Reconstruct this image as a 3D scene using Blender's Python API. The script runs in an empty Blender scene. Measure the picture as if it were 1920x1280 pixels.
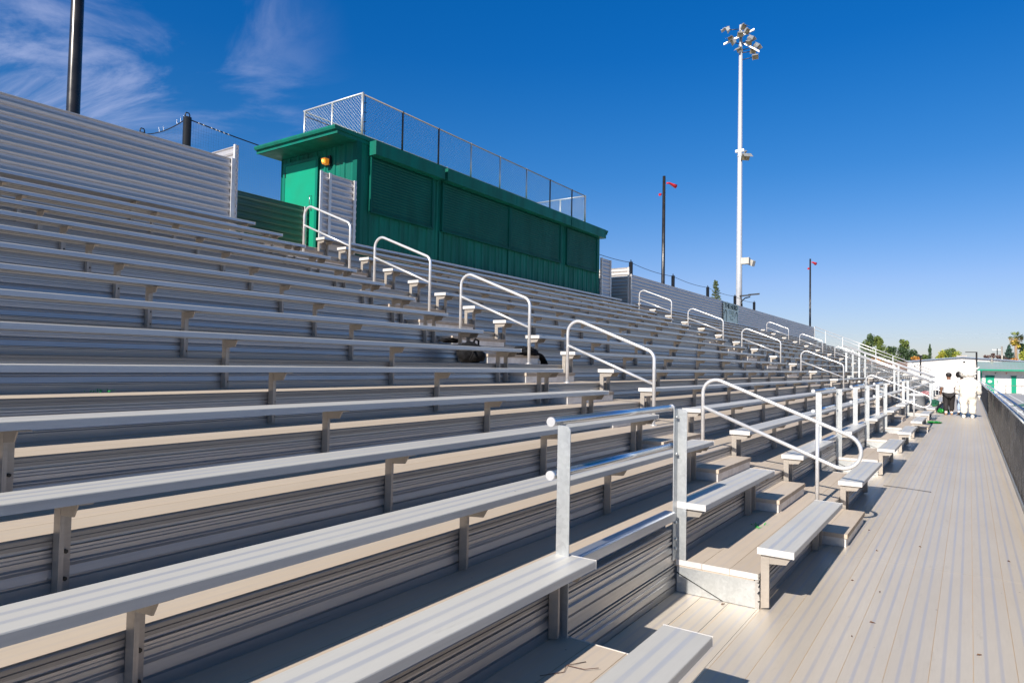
import bpy, bmesh, math, random
from mathutils import Vector, Matrix, noise
random.seed(7)
R = math.radians
scene = bpy.context.scene
COL = scene.collection

# ------------------------------------------------------------------ camera
cam_d = bpy.data.cameras.new('camera')
cam_d.sensor_width = 36.0
cam_d.lens = 23.388
cam_d.clip_start = 0.05
cam_d.clip_end = 3000
cam = bpy.data.objects.new('camera', cam_d)
COL.objects.link(cam)
cam.matrix_world = Matrix(((0.8237895, 0.0039523, 0.5668820, 0.9909394),
                           (0.5665935, -0.0383947, -0.8231025, 0.0),
                           (0.0185121, 0.9992548, -0.0338685, 1.6790363),
                           (0, 0, 0, 1)))
scene.camera = cam

# ------------------------------------------------------------------ light
SUN_EL = R(34.9)
world = bpy.data.worlds.new("World")
scene.world = world
world.use_nodes = True
wn, wl = world.node_tree.nodes, world.node_tree.links
wn.clear()

def mk(nt, typ, **kw):
    n = nt.nodes.new(typ)
    for k, v in kw.items():
        setattr(n, k, v)
    return n

def math_node(nt, op, a, b=None, c=None, clamp=False):
    n = nt.nodes.new('ShaderNodeMath')
    n.operation = op
    n.use_clamp = clamp
    for i, v in enumerate((a, b, c)):
        if v is None:
            continue
        if isinstance(v, (int, float)):
            n.inputs[i].default_value = v
        else:
            nt.links.new(v, n.inputs[i])
    return n.outputs[0]

def build_world():
    nt = world.node_tree
    out = mk(nt, 'ShaderNodeOutputWorld')
    bg = mk(nt, 'ShaderNodeBackground')
    sky = mk(nt, 'ShaderNodeTexSky')
    sky.sky_type = 'NISHITA'
    sky.sun_disc = False
    sky.sun_elevation = SUN_EL
    sky.sun_rotation = R(180)
    sky.altitude = 50
    sky.air_density = 1.0
    sky.dust_density = 0.25
    sky.ozone_density = 2.2
    geo = mk(nt, 'ShaderNodeTexCoord')
    sep = mk(nt, 'ShaderNodeSeparateXYZ')
    nt.links.new(geo.outputs['Generated'], sep.inputs[0])
    x, y, z = sep.outputs
    # deep polarised blue: saturate high up
    hs = mk(nt, 'ShaderNodeHueSaturation')
    nt.links.new(sky.outputs[0], hs.inputs['Color'])
    satv = mk(nt, 'ShaderNodeMapRange')
    nt.links.new(z, satv.inputs[0])
    satv.inputs[1].default_value = 0.03
    satv.inputs[2].default_value = 0.42
    satv.inputs[3].default_value = 1.0
    satv.inputs[4].default_value = 1.40
    nt.links.new(satv.outputs[0], hs.inputs['Saturation'])
    hs.inputs['Value'].default_value = 1.0
    # thin cirrus high in the west, drawn in sky direction space
    zz = math_node(nt, 'ADD', z, 0.12)
    u = math_node(nt, 'DIVIDE', x, zz)
    v = math_node(nt, 'DIVIDE', y, zz)
    comb = mk(nt, 'ShaderNodeCombineXYZ')
    nt.links.new(u, comb.inputs[0])
    nt.links.new(v, comb.inputs[1])
    mp = mk(nt, 'ShaderNodeMapping')
    mp.inputs['Rotation'].default_value = (0, 0, R(-60))
    mp.inputs['Scale'].default_value = (0.9, 1.8, 1)
    mp.inputs['Location'].default_value = (4.2, 9.7, 0)
    nt.links.new(comb.outputs[0], mp.inputs[0])
    n1 = mk(nt, 'ShaderNodeTexNoise')
    n1.inputs['Scale'].default_value = 1.8
    n1.inputs['Detail'].default_value = 9
    n1.inputs['Roughness'].default_value = 0.62
    n1.inputs['Distortion'].default_value = 1.1
    nt.links.new(mp.outputs[0], n1.inputs['Vector'])
    n2 = mk(nt, 'ShaderNodeTexNoise')
    n2.inputs['Scale'].default_value = 0.9
    n2.inputs['Detail'].default_value = 3
    nt.links.new(mp.outputs[0], n2.inputs['Vector'])
    c1 = mk(nt, 'ShaderNodeMapRange')
    c1.interpolation_type = 'SMOOTHSTEP'
    nt.links.new(n1.outputs['Fac'], c1.inputs[0])
    c1.inputs[1].default_value = 0.42
    c1.inputs[2].default_value = 0.74
    c2 = mk(nt, 'ShaderNodeMapRange')
    c2.interpolation_type = 'SMOOTHSTEP'
    nt.links.new(n2.outputs['Fac'], c2.inputs[0])
    c2.inputs[1].default_value = 0.36
    c2.inputs[2].default_value = 0.62
    # region: towards -X
    dp = mk(nt, 'ShaderNodeVectorMath', operation='DOT_PRODUCT')
    nrm = Vector((-0.885, 0.36, 0.34)).normalized()
    nt.links.new(geo.outputs['Generated'], dp.inputs[0])
    dp.inputs[1].default_value = nrm
    reg = mk(nt, 'ShaderNodeMapRange')
    reg.interpolation_type = 'SMOOTHSTEP'
    nt.links.new(dp.outputs['Value'], reg.inputs[0])
    reg.inputs[1].default_value = 0.945
    reg.inputs[2].default_value = 1.0
    m = math_node(nt, 'MULTIPLY', c1.outputs[0], c2.outputs[0])
    m = math_node(nt, 'MULTIPLY', m, reg.outputs[0])
    m = math_node(nt, 'MULTIPLY', m, 0.52, clamp=True)
    mix = mk(nt, 'ShaderNodeMixRGB')
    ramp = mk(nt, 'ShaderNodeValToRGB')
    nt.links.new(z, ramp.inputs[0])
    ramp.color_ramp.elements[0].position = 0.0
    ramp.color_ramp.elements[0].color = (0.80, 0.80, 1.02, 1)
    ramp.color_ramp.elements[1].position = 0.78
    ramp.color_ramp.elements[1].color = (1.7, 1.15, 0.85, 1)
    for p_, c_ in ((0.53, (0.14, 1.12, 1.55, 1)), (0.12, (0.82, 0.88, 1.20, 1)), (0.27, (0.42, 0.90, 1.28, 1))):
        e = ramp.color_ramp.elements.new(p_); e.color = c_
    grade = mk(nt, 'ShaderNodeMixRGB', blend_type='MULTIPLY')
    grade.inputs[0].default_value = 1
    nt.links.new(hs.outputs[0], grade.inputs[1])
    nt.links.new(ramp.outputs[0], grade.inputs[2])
    nt.links.new(m, mix.inputs[0])
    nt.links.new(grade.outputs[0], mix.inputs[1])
    mix.inputs[2].default_value = (6.4, 7.0, 10.0, 1)
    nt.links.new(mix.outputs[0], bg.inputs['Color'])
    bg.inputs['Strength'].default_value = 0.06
    nt.links.new(bg.outputs[0], out.inputs['Surface'])
build_world()

sd = bpy.data.lights.new('sun', 'SUN')
sd.energy = 5.0
sd.angle = R(0.53)
sd.color = (1.0, 0.93, 0.83)
sun = bpy.data.objects.new('sun', sd)
COL.objects.link(sun)
ldir = Vector((0.006, math.cos(SUN_EL), -math.sin(SUN_EL)))
sun.rotation_euler = ldir.to_track_quat('-Z', 'Y').to_euler()
sun.location = (0, -30, 40)

scene.view_settings.view_transform = 'Standard'
scene.view_settings.look = 'None'
scene.view_settings.exposure = 0.6
scene.view_settings.gamma = 1.0
scene.view_settings.use_curve_mapping = False

# ------------------------------------------------------------------ materials
def principled(name, col, rough=0.5, metal=0.0, spec=None):
    m = bpy.data.materials.new(name)
    m.use_nodes = True
    b = m.node_tree.nodes['Principled BSDF']
    b.inputs['Base Color'].default_value = (*col, 1)
    b.inputs['Roughness'].default_value = rough
    b.inputs['Metallic'].default_value = metal
    if spec is not None:
        b.inputs['Specular IOR Level'].default_value = spec
    return m, m.node_tree, b

def noise_fac(nt, scale=(1, 1, 1), detail=4, rough=0.55, lo=0.35, hi=0.65, space='Object'):
    tc = mk(nt, 'ShaderNodeTexCoord')
    mp = mk(nt, 'ShaderNodeMapping')
    mp.inputs['Scale'].default_value = scale
    nt.links.new(tc.outputs[space], mp.inputs[0])
    n = mk(nt, 'ShaderNodeTexNoise')
    n.inputs['Scale'].default_value = 1
    n.inputs['Detail'].default_value = detail
    n.inputs['Roughness'].default_value = rough
    nt.links.new(mp.outputs[0], n.inputs['Vector'])
    r = mk(nt, 'ShaderNodeMapRange')
    nt.links.new(n.outputs['Fac'], r.inputs[0])
    r.inputs[1].default_value = lo
    r.inputs[2].default_value = hi
    return r.outputs[0]

def mixc(nt, fac, a, b, typ='MIX'):
    n = mk(nt, 'ShaderNodeMixRGB', blend_type=typ)
    if isinstance(fac, (int, float)):
        n.inputs[0].default_value = fac
    else:
        nt.links.new(fac, n.inputs[0])
    for i, v in ((1, a), (2, b)):
        if isinstance(v, tuple):
            n.inputs[i].default_value = (*v, 1)
        else:
            nt.links.new(v, n.inputs[i])
    return n.outputs[0]

def bump(nt, b, h, strength=0.3, dist=0.002):
    n = mk(nt, 'ShaderNodeBump')
    n.inputs['Strength'].default_value = strength
    n.inputs['Distance'].default_value = dist
    nt.links.new(h, n.inputs['Height'])
    nt.links.new(n.outputs[0], b.inputs['Normal'])

def simple(name, col, col2=None, rough=0.5, metal=0.0, scale=(3, 3, 3), spec=None, rvar=0.1, bmp=0.0):
    m, nt, b = principled(name, col, rough, metal, spec)
    f = noise_fac(nt, scale)
    if col2 is None:
        col2 = tuple(c * 0.82 for c in col)
    nt.links.new(mixc(nt, f, col, col2), b.inputs['Base Color'])
    nt.links.new(math_node(nt, 'MULTIPLY_ADD', f, rvar, rough - rvar / 2), b.inputs['Roughness'])
    if bmp:
        bump(nt, b, f, bmp)
    return m

def band(nt, frac, c, hw, soft):
    """1 inside |frac-c|<hw, soft edges"""
    d = math_node(nt, 'ABSOLUTE', math_node(nt, 'SUBTRACT', frac, c))
    r = mk(nt, 'ShaderNodeMapRange')
    nt.links.new(d, r.inputs[0])
    r.inputs[1].default_value = hw + soft
    r.inputs[2].default_value = max(hw - soft, 0)
    r.clamp = True
    return r.outputs[0]

def plank_material(name, base, dirt, smooth, pitch, offset, stripes, rough, rough_s, metal, seam=None,
                   stripe_amt=0.8, ysc=0.35, flute=0.0046, spots=True):
    """ribbed extruded aluminium planks running along Y; stripes: list of (centre, halfwidth) in pitch units"""
    m, nt, b = principled(name, base, rough, metal)
    tc = mk(nt, 'ShaderNodeTexCoord')
    sep = mk(nt, 'ShaderNodeSeparateXYZ')
    nt.links.new(tc.outputs['Object'], sep.inputs[0])
    X = sep.outputs[0]
    Y = sep.outputs[1]
    t = math_node(nt, 'DIVIDE', math_node(nt, 'SUBTRACT', X, offset), pitch)
    fr = math_node(nt, 'FRACT', t)
    cell = math_node(nt, 'FLOOR', t)
    # per-plank tone
    wn_ = mk(nt, 'ShaderNodeTexWhiteNoise', noise_dimensions='1D')
    nt.links.new(cell, wn_.inputs['W'])
    big = noise_fac(nt, (1.1, ysc, 1.1), 5, 0.6, 0.3, 0.7)
    fine = noise_fac(nt, (60, 5, 60), 3, 0.6, 0.3, 0.75)
    col = mixc(nt, math_node(nt, 'MULTIPLY', big, 0.75), base, dirt)
    col = mixc(nt, math_node(nt, 'MULTIPLY', fine, 0.22), col, tuple(c * 0.72 for c in base))
    oi = mk(nt, 'ShaderNodeObjectInfo')
    tone = math_node(nt, 'MULTIPLY', wn_.outputs[0], 0.10)
    tone = math_node(nt, 'ADD', tone, math_node(nt, 'MULTIPLY', oi.outputs['Random'], 0.10))
    scuff = noise_fac(nt, (9, 1.4, 9), 6, 0.75, 0.60, 0.72)
    col = mixc(nt, math_node(nt, 'MULTIPLY', scuff, 0.30), col, tuple(c * 0.62 for c in dirt))
    pale = noise_fac(nt, (5, 22, 5), 5, 0.8, 0.66, 0.74)
    col = mixc(nt, math_node(nt, 'MULTIPLY', pale, 0.35), col, tuple(min(c * 1.3, 0.85) for c in base))
    col = mixc(nt, tone, col, (0.15, 0.14, 0.13))
    s = None
    for c, hw in stripes:
        bb = band(nt, fr, c, hw, 0.018)
        s = bb if s is None else math_node(nt, 'MAXIMUM', s, bb)
    if s is not None:
        sv = noise_fac(nt, (14, 0.9, 14), 4, 0.65, 0.30, 0.62)
        sv = math_node(nt, 'SUBTRACT', 1.0, math_node(nt, 'MULTIPLY', sv, 0.45))
        sf = math_node(nt, 'MULTIPLY', math_node(nt, 'MULTIPLY', s, sv), stripe_amt)
        col = mixc(nt, sf, col, smooth)
        nt.links.new(math_node(nt, 'ADD', rough, math_node(nt, 'MULTIPLY', sf, rough_s - rough)), b.inputs['Roughness'])
    if seam is not None:
        e = math_node(nt, 'MINIMUM', fr, math_node(nt, 'SUBTRACT', 1.0, fr))
        r = mk(nt, 'ShaderNodeMapRange')
        nt.links.new(e, r.inputs[0])
        r.inputs[1].default_value = 0.020
        r.inputs[2].default_value = 0.006
        brk = noise_fac(nt, (3, 4.0, 3), 3, 0.7, 0.38, 0.5)
        col = mixc(nt, math_node(nt, 'MULTIPLY', r.outputs[0], math_node(nt, 'MULTIPLY_ADD', brk, 0.5, 0.4)), col, seam)
    if spots:
        vo = mk(nt, 'ShaderNodeTexVoronoi')
        vo.inputs['Scale'].default_value = 4.2
        nt.links.new(tc.outputs['Object'], vo.inputs['Vector'])
        r = mk(nt, 'ShaderNodeMapRange')
        nt.links.new(vo.outputs['Distance'], r.inputs[0])
        r.inputs[1].default_value = 0.035
        r.inputs[2].default_value = 0.018
        col = mixc(nt, math_node(nt, 'MULTIPLY', r.outputs[0], 0.75), col, (0.07, 0.055, 0.045))
    nt.links.new(col, b.inputs['Base Color'])
    # fine flutes across the plank
    fl = math_node(nt, 'FRACT', math_node(nt, 'DIVIDE', X, flute))
    tri = math_node(nt, 'ABSOLUTE', math_node(nt, 'SUBTRACT', fl, 0.5))
    if s is not None:
        tri = math_node(nt, 'MULTIPLY', tri, math_node(nt, 'SUBTRACT', 1.0, s))
    bump(nt, b, tri, 0.22, 0.0012)
    return m

def alu_material(name, base, dirt, rough=0.42, metal=0.75, scale=(6, 0.5, 18), drips=True, spot=0.5, flutes=False):
    m, nt, b = principled(name, base, rough, metal)
    f = noise_fac(nt, scale, 5, 0.6, 0.3, 0.72)
    g = noise_fac(nt, (25, 2.0, 60), 3, 0.6, 0.35, 0.7)
    col = mixc(nt, math_node(nt, 'MULTIPLY', f, 0.7), base, dirt)
    col = mixc(nt, math_node(nt, 'MULTIPLY', g, 0.25), col, tuple(c * 0.6 for c in base))
    oi = mk(nt, 'ShaderNodeObjectInfo')
    col = mixc(nt, math_node(nt, 'MULTIPLY', oi.outputs['Random'], 0.16), col, tuple(c * 0.6 for c in dirt))
    sc = noise_fac(nt, (30, 2.2, 90), 6, 0.8, 0.62, 0.70)
    col = mixc(nt, math_node(nt, 'MULTIPLY', sc, 0.55), col, (0.09, 0.085, 0.08))
    tc = mk(nt, 'ShaderNodeTexCoord')
    vo = mk(nt, 'ShaderNodeTexVoronoi')
    vo.inputs['Scale'].default_value = 7
    nt.links.new(tc.outputs['Object'], vo.inputs['Vector'])
    r = mk(nt, 'ShaderNodeMapRange')
    nt.links.new(vo.outputs['Distance'], r.inputs[0])
    r.inputs[1].default_value = 0.045
    r.inputs[2].default_value = 0.02
    col = mixc(nt, math_node(nt, 'MULTIPLY', r.outputs[0], spot), col, (0.05, 0.045, 0.04))
    nt.links.new(col, b.inputs['Base Color'])
    nt.links.new(math_node(nt, 'MULTIPLY_ADD', f, 0.16, rough - 0.05), b.inputs['Roughness'])
    if flutes:
        sp = mk(nt, 'ShaderNodeSeparateXYZ'); nt.links.new(tc.outputs['Object'], sp.inputs[0])
        fl = math_node(nt, 'ABSOLUTE', math_node(nt, 'SUBTRACT', math_node(nt, 'FRACT', math_node(nt, 'DIVIDE', sp.outputs[2], 0.0052)), 0.5))
        bump(nt, b, fl, 0.35, 0.0013)
    return m

PITCH = 0.2035
M = {}
M['walk'] = plank_material('walkway_aluminium', (0.61, 0.545, 0.465), (0.52, 0.44, 0.35), (0.39, 0.375, 0.395),
                           PITCH, 0.39 - 5 * PITCH, [(0.31, 0.045), (0.655, 0.045)], 0.46, 0.34, 0.16,
                           seam=(0.60, 0.44, 0.28), stripe_amt=0.85)
M['tread'] = plank_material('tread_aluminium', (0.60, 0.51, 0.42), (0.49, 0.39, 0.295), (0.44, 0.39, 0.36),
                            0.1995, -0.5985, [(0.31, 0.04), (0.655, 0.04)], 0.6, 0.45, 0.08,
                            seam=(0.36, 0.27, 0.18), stripe_amt=0.45)
M['seat'] = plank_material('seat_aluminium', (0.62, 0.595, 0.545), (0.53, 0.50, 0.45), (0.33, 0.35, 0.41),
                           0.2417, -0.2417, [(0.335, 0.055), (0.66, 0.055)], 0.5, 0.25, 0.12,
                           stripe_amt=0.65, ysc=0.8)
M['fascia'] = alu_material('seat_fascia_aluminium', (0.55, 0.58, 0.625), (0.47, 0.50, 0.545), 0.36, 0.75, spot=0.8)
M['riser'] = alu_material('riser_aluminium', (0.575, 0.56, 0.545), (0.47, 0.455, 0.435), 0.34, 0.75, (3, 0.4, 30), flutes=True)
M['nosing'] = alu_material('nosing_aluminium', (0.42, 0.40, 0.375), (0.28, 0.25, 0.22), 0.42, 0.6, (3, 0.6, 60))
M['leg'] = alu_material('leg_aluminium', (0.47, 0.425, 0.375), (0.36, 0.31, 0.26), 0.45, 0.5, (6, 6, 3))
M['end'] = simple('aluminium_end_caps', (0.72, 0.70, 0.68), (0.62, 0.59, 0.56), 0.4, 0.3, (12, 12, 12))
M['wallp'] = alu_material('back_panel_aluminium', (0.64, 0.61, 0.60), (0.54, 0.50, 0.475), 0.42, 0.6, (3, 0.3, 25))
M['greenp'] = alu_material('green_panel_metal', (0.20, 0.275, 0.225), (0.15, 0.21, 0.17), 0.35, 0.5, (3, 0.3, 25))
M['pipe'] = simple('handrail_aluminium', (0.74, 0.74, 0.745), (0.62, 0.61, 0.61), 0.34, 0.5, (9, 9, 9))
M['pipe_shiny'] = simple('guardrail_pipe', (0.70, 0.72, 0.76), (0.62, 0.64, 0.68), 0.20, 0.95, (9, 3, 9))
M['bolt'] = simple('dark_bolts', (0.05, 0.05, 0.05), None, 0.4, 0.8)
M['pole_dark'] = simple('dark_bronze_pole', (0.030, 0.027, 0.026), (0.04, 0.036, 0.034), 0.28, 0.4)
M['black'] = simple('black_post', (0.012, 0.013, 0.016), None, 0.4)
M['mast'] = simple('galvanised_mast', (0.66, 0.66, 0.67), (0.55, 0.56, 0.58), 0.45, 0.45, (2, 2, 6))
M['white'] = simple('white_paint', (0.78, 0.77, 0.74), (0.70, 0.68, 0.64), 0.5, 0, (2, 2, 2))
M['red'] = simple('red_paint', (0.62, 0.02, 0.025), None, 0.35)
M['green'] = simple('green_siding', (0.005, 0.155, 0.108), (0.008, 0.110, 0.080), 0.45, 0.0, (3.5, 3.5, 0.7), spec=0.18, rvar=0.2)
M['greend'] = simple('green_shutter', (0.002, 0.092, 0.068), (0.003, 0.074, 0.056), 0.5, 0, (3, 3, 0.8), spec=0.15)
M['greendoor'] = simple('green_door', (0.005, 0.27, 0.155), (0.006, 0.24, 0.135), 0.45, 0, (2, 2, 2), spec=0.25)
M['glass_d'] = simple('lamp_lens', (0.36, 0.31, 0.20), (0.16, 0.14, 0.09), 0.2, 0.3, (4, 4, 4))

def galv():
    m, nt, b = principled('galvanised_steel', (0.5, 0.52, 0.53), 0.38, 0.7)
    tc = mk(nt, 'ShaderNodeTexCoord')
    v = mk(nt, 'ShaderNodeTexVoronoi')
    v.inputs['Scale'].default_value = 55
    nt.links.new(tc.outputs['Object'], v.inputs['Vector'])
    sp = mk(nt, 'ShaderNodeSeparateXYZ')
    nt.links.new(v.outputs['Color'], sp.inputs[0])
    n = noise_fac(nt, (9, 9, 5), 4, 0.6, 0.3, 0.7)
    col = mixc(nt, sp.outputs[0], (0.50, 0.52, 0.53), (0.60, 0.62, 0.63))
    col = mixc(nt, math_node(nt, 'MULTIPLY', n, 0.6), col, (0.42, 0.43, 0.42))
    nt.links.new(col, b.inputs['Base Color'])
    nt.links.new(math_node(nt, 'MULTIPLY_ADD', n, 0.2, 0.35), b.inputs['Roughness'])
    return m
M['galv'] = galv()
m, nt, b = principled('lamp_glow', (1, 0.5, 0.1), 0.4)
b.inputs['Emission Color'].default_value = (1, 0.42, 0.06, 1)
b.inputs['Emission Strength'].default_value = 2.6
M['glow'] = m
m, nt, b = principled('lamp_amber_glass', (0.55, 0.20, 0.02), 0.25)
b.inputs['Emission Color'].default_value = (1, 0.33, 0.03, 1)
b.inputs['Emission Strength'].default_value = 0.25
M['amber'] = m

def leaf_mat(name, a, b_, c):
    a, b_, c = (tuple(min(q * 1.75, 0.7) for q in t_) for t_ in (a, b_, c))
    m, nt, b = principled(name, a, 0.6)
    f = noise_fac(nt, (0.9, 0.9, 0.9), 3, 0.6, 0.35, 0.65)
    g = noise_fac(nt, (6, 6, 6), 2, 0.6, 0.4, 0.6)
    col = mixc(nt, f, a, b_)
    col = mixc(nt, math_node(nt, 'MULTIPLY', g, 0.7), col, c)
    nt.links.new(col, b.inputs['Base Color'])
    return m

# ------------------------------------------------------------------ mesh helpers
class MB:
    def __init__(self):
        self.v = []; self.f = []; self.mi = []; self.smooth = []
    def add(self, vs, fs, mi=0, smooth=False):
        o = len(self.v)
        self.v += [tuple(p) for p in vs]
        self.f += [tuple(i + o for i in f) for f in fs]
        self.mi += [mi] * len(fs)
        self.smooth += [smooth] * len(fs)
        return self
    def box(self, x0, x1, y0, y1, z0, z1, mi=0):
        vs = [(x, y, z) for x in (x0, x1) for y in (y0, y1) for z in (z0, z1)]
        return self.add(vs, [(0, 1, 3, 2), (4, 6, 7, 5), (0, 4, 5, 1), (2, 3, 7, 6), (0, 2, 6, 4), (1, 5, 7, 3)], mi)
    def obox(self, c, ax, ay, az, mi=0):
        """oriented box, half axes vectors"""
        c, ax, ay, az = map(Vector, (c, ax, ay, az))
        vs = [c + sx * ax + sy * ay + sz * az for sx in (-1, 1) for sy in (-1, 1) for sz in (-1, 1)]
        return self.add(vs, [(0, 1, 3, 2), (4, 6, 7, 5), (0, 4, 5, 1), (2, 3, 7, 6), (0, 2, 6, 4), (1, 5, 7, 3)], mi)
    def extrude_y(self, prof, y0, y1, mi=0, caps=True, mis=None):
        """prof: closed polygon list of (x,z)"""
        n = len(prof)
        vs = [(x, y0, z) for x, z in prof] + [(x, y1, z) for x, z in prof]
        o = len(self.v)
        self.v += vs
        for i in range(n):
            j = (i + 1) % n
            self.f.append((o + i, o + j, o + n + j, o + n + i))
            self.mi.append(mis[i] if mis else mi)
            self.smooth.append(False)
        if caps:
            self.f.append(tuple(o + i for i in range(n)))
            self.f.append(tuple(o + n + i for i in reversed(range(n))))
            cm = mis[-1] if mis else mi
            self.mi += [cm, cm]; self.smooth += [False, False]
        return self
    def prism(self, pts, vec, mi=0):
        n = len(pts); vec = Vector(vec)
        vs = [Vector(p) for p in pts] + [Vector(p) + vec for p in pts]
        fs = [(i, (i + 1) % n, n + (i + 1) % n, n + i) for i in range(n)]
        fs += [tuple(range(n - 1, -1, -1)), tuple(range(n, 2 * n))]
        return self.add(vs, fs, mi)
    def tube(self, path, r, seg=10, mi=0, caps=True, radii=None):
        path = [Vector(p) for p in path]
        n = len(path)
        tang = []
        for i in range(n):
            a = path[max(i - 1, 0)]; b = path[min(i + 1, n - 1)]
            tang.append((b - a).normalized())
        up = Vector((0, 0, 1)) if abs(tang[0].z) < 0.9 else Vector((0, 1, 0))
        nrm = (up - tang[0] * up.dot(tang[0])).normalized()
        vs = []
        for i in range(n):
            t = tang[i]
            nrm = (nrm - t * nrm.dot(t)).normalized()
            bi = t.cross(nrm)
            rr = radii[i] if radii else r
            for k in range(seg):
                a = 2 * math.pi * k / seg
                vs.append(path[i] + (nrm * math.cos(a) + bi * math.sin(a)) * rr)
        fs = []
        for i in range(n - 1):
            for k in range(seg):
                k2 = (k + 1) % seg
                fs.append((i * seg + k, i * seg + k2, (i + 1) * seg + k2, (i + 1) * seg + k))
        self.add(vs, fs, mi, True)
        if caps:
            o = len(self.v) - len(vs)
            self.f.append(tuple(o + k for k in reversed(range(seg)))); self.mi.append(mi); self.smooth.append(False)
            self.f.append(tuple(o + (n - 1) * seg + k for k in range(seg))); self.mi.append(mi); self.smooth.append(False)
        return self
    def wire(self, a, b, r, mi=0):
        a = Vector(a); b = Vector(b)
        t = (b - a).normalized()
        up = Vector((0, 0, 1)) if abs(t.z) < 0.9 else Vector((0, 1, 0))
        n = t.cross(up).normalized(); c = t.cross(n)
        vs = []
        for p in (a, b):
            for k in range(3):
                an = 2 * math.pi * k / 3
                vs.append(p + (n * math.cos(an) + c * math.sin(an)) * r)
        return self.add(vs, [(0, 1, 4, 3), (1, 2, 5, 4), (2, 0, 3, 5)], mi, True)
    def mesh(self, name, mats):
        me = bpy.data.meshes.new(name)
        me.from_pydata(self.v, [], self.f)
        for m_ in (mats if isinstance(mats, (list, tuple)) else [mats]):
            me.materials.append(m_)
        me.polygons.foreach_set('material_index', self.mi)
        me.polygons.foreach_set('use_smooth', self.smooth)
        bm = bmesh.new(); bm.from_mesh(me)
        bmesh.ops.recalc_face_normals(bm, faces=bm.faces)
        bm.to_mesh(me); bm.free()
        me.update()
        return me
    def build(self, name, mats, parent=None, loc=None):
        o = bpy.data.objects.new(name, self.mesh(name, mats))
        COL.objects.link(o)
        if parent: o.parent = parent
        if loc: o.location = loc
        return o

def tag(o, label=None, cat=None, group=None, kind=None):
    if label: o['label'] = label
    if cat: o['category'] = cat
    if group: o['group'] = group
    if kind: o['kind'] = kind
    return o
def thing(name, label, cat, loc=(0, 0, 0), group=None):
    o = bpy.data.objects.new(name, None)
    o.empty_display_size = 0.1
    COL.objects.link(o); o.location = loc
    return tag(o, label, cat, group)
def child_mesh(name, me, parent, loc=(0, 0, 0), rot=None):
    o = bpy.data.objects.new(name, me)
    COL.objects.link(o); o.parent = parent; o.location = loc
    if rot: o.rotation_euler = rot
    return o

ORD = ['', 'first', 'second', 'third', 'fourth', 'fifth', 'sixth', 'seventh', 'eighth', 'ninth', 'tenth',
       'eleventh', 'twelfth', 'thirteenth', 'fourteenth', 'fifteenth', 'top']

# ------------------------------------------------------------------ stand dimensions
RISE, RUN = 0.2404, 0.6096
SEAT_H, SEAT_W = 0.43, 0.2417
XR = -0.235                         # face of the first riser
BAY, Y0 = 1.845, 1.188
A = [(6.965, 8.346), (21.71, 23.12), (40.10, 41.48)]        # aisles
SECT = [(-2.6, 6.965), (8.346, 21.71), (23.12, 40.10), (41.48, 58.5)]
NOTCH = [(3.13, 4.87), (10.40, 12.21), (14.10, 15.86), (17.79, 19.52), (25.12, 26.95), (28.83, 30.62), (43.6, 45.4), (47.3, 49.1)]
PORTAL = (30.68, 32.57)
NROW = 16
def subtract(iv, cuts):
    out = [iv]
    for c0, c1 in cuts:
        nx = []
        for a, b_ in out:
            if c1 <= a or c0 >= b_: nx.append((a, b_)); continue
            if c0 > a: nx.append((a, c0))
            if c1 < b_: nx.append((c1, b_))
        out = nx
    return [(a, b_) for a, b_ in out if b_ - a > 0.3]

# ------------------------------------------------------------------ ground
mb = MB()
mb.add([(-900, -400, -0.9), (900, -400, -0.9), (900, 1500, -0.9), (-900, 1500, -0.9)], [(0, 1, 2, 3)])
M['ground'] = simple('pale_asphalt', (0.36, 0.355, 0.36), (0.30, 0.295, 0.30), 0.9, 0, (0.2, 0.2, 0.2))
tag(mb.build('ground', M['ground']), kind='structure')

# walkway deck, planks along Y with tight joints
mb = MB()
x = 0.39 - 3 * PITCH
xs = []
while x < 1.60:
    xs.append(x); x += PITCH
xs_all = [-0.24] + xs
for i in range(len(xs_all) - 1):
    a_, b_ = xs_all[i], xs_all[i + 1]
    for (ya, yb) in ((-2.6, 6.772), (6.776, 14.0), (14.004, 22.1), (22.104, 30.2), (30.204, 38.3), (38.304, 46.4), (46.404, 54), (54.004, 60.2)):
        mb.box(a_ + 0.0005, b_ - 0.0005, ya, yb, -0.045, 0)
mb.box(-0.24, 1.55, -2.6, 60.2, -0.09, -0.046)
for (a_, b_) in NOTCH:
    for j in range(3):
        mb.box(-0.838 + 0.1993 * j + 0.0015, -0.838 + 0.1993 * (j + 1) - 0.0015, a_ - 0.01, b_ + 0.01, -0.045, 0)
tag(mb.build('walkway', M['walk']), kind='structure')
# steel bearers beneath the walkway
mb = MB()
for k in range(-1, 32):
    y = Y0 + BAY * k
    mb.box(-0.2, 1.5, y - 0.05, y + 0.05, -0.25, -0.091)
    for xx in (-0.1, 1.45):
        mb.box(xx - 0.04, xx + 0.04, y - 0.04, y + 0.04, -0.9, -0.251)
o = mb.build('walkway_frame', M['galv'])
tag(o, kind='structure')

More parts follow.
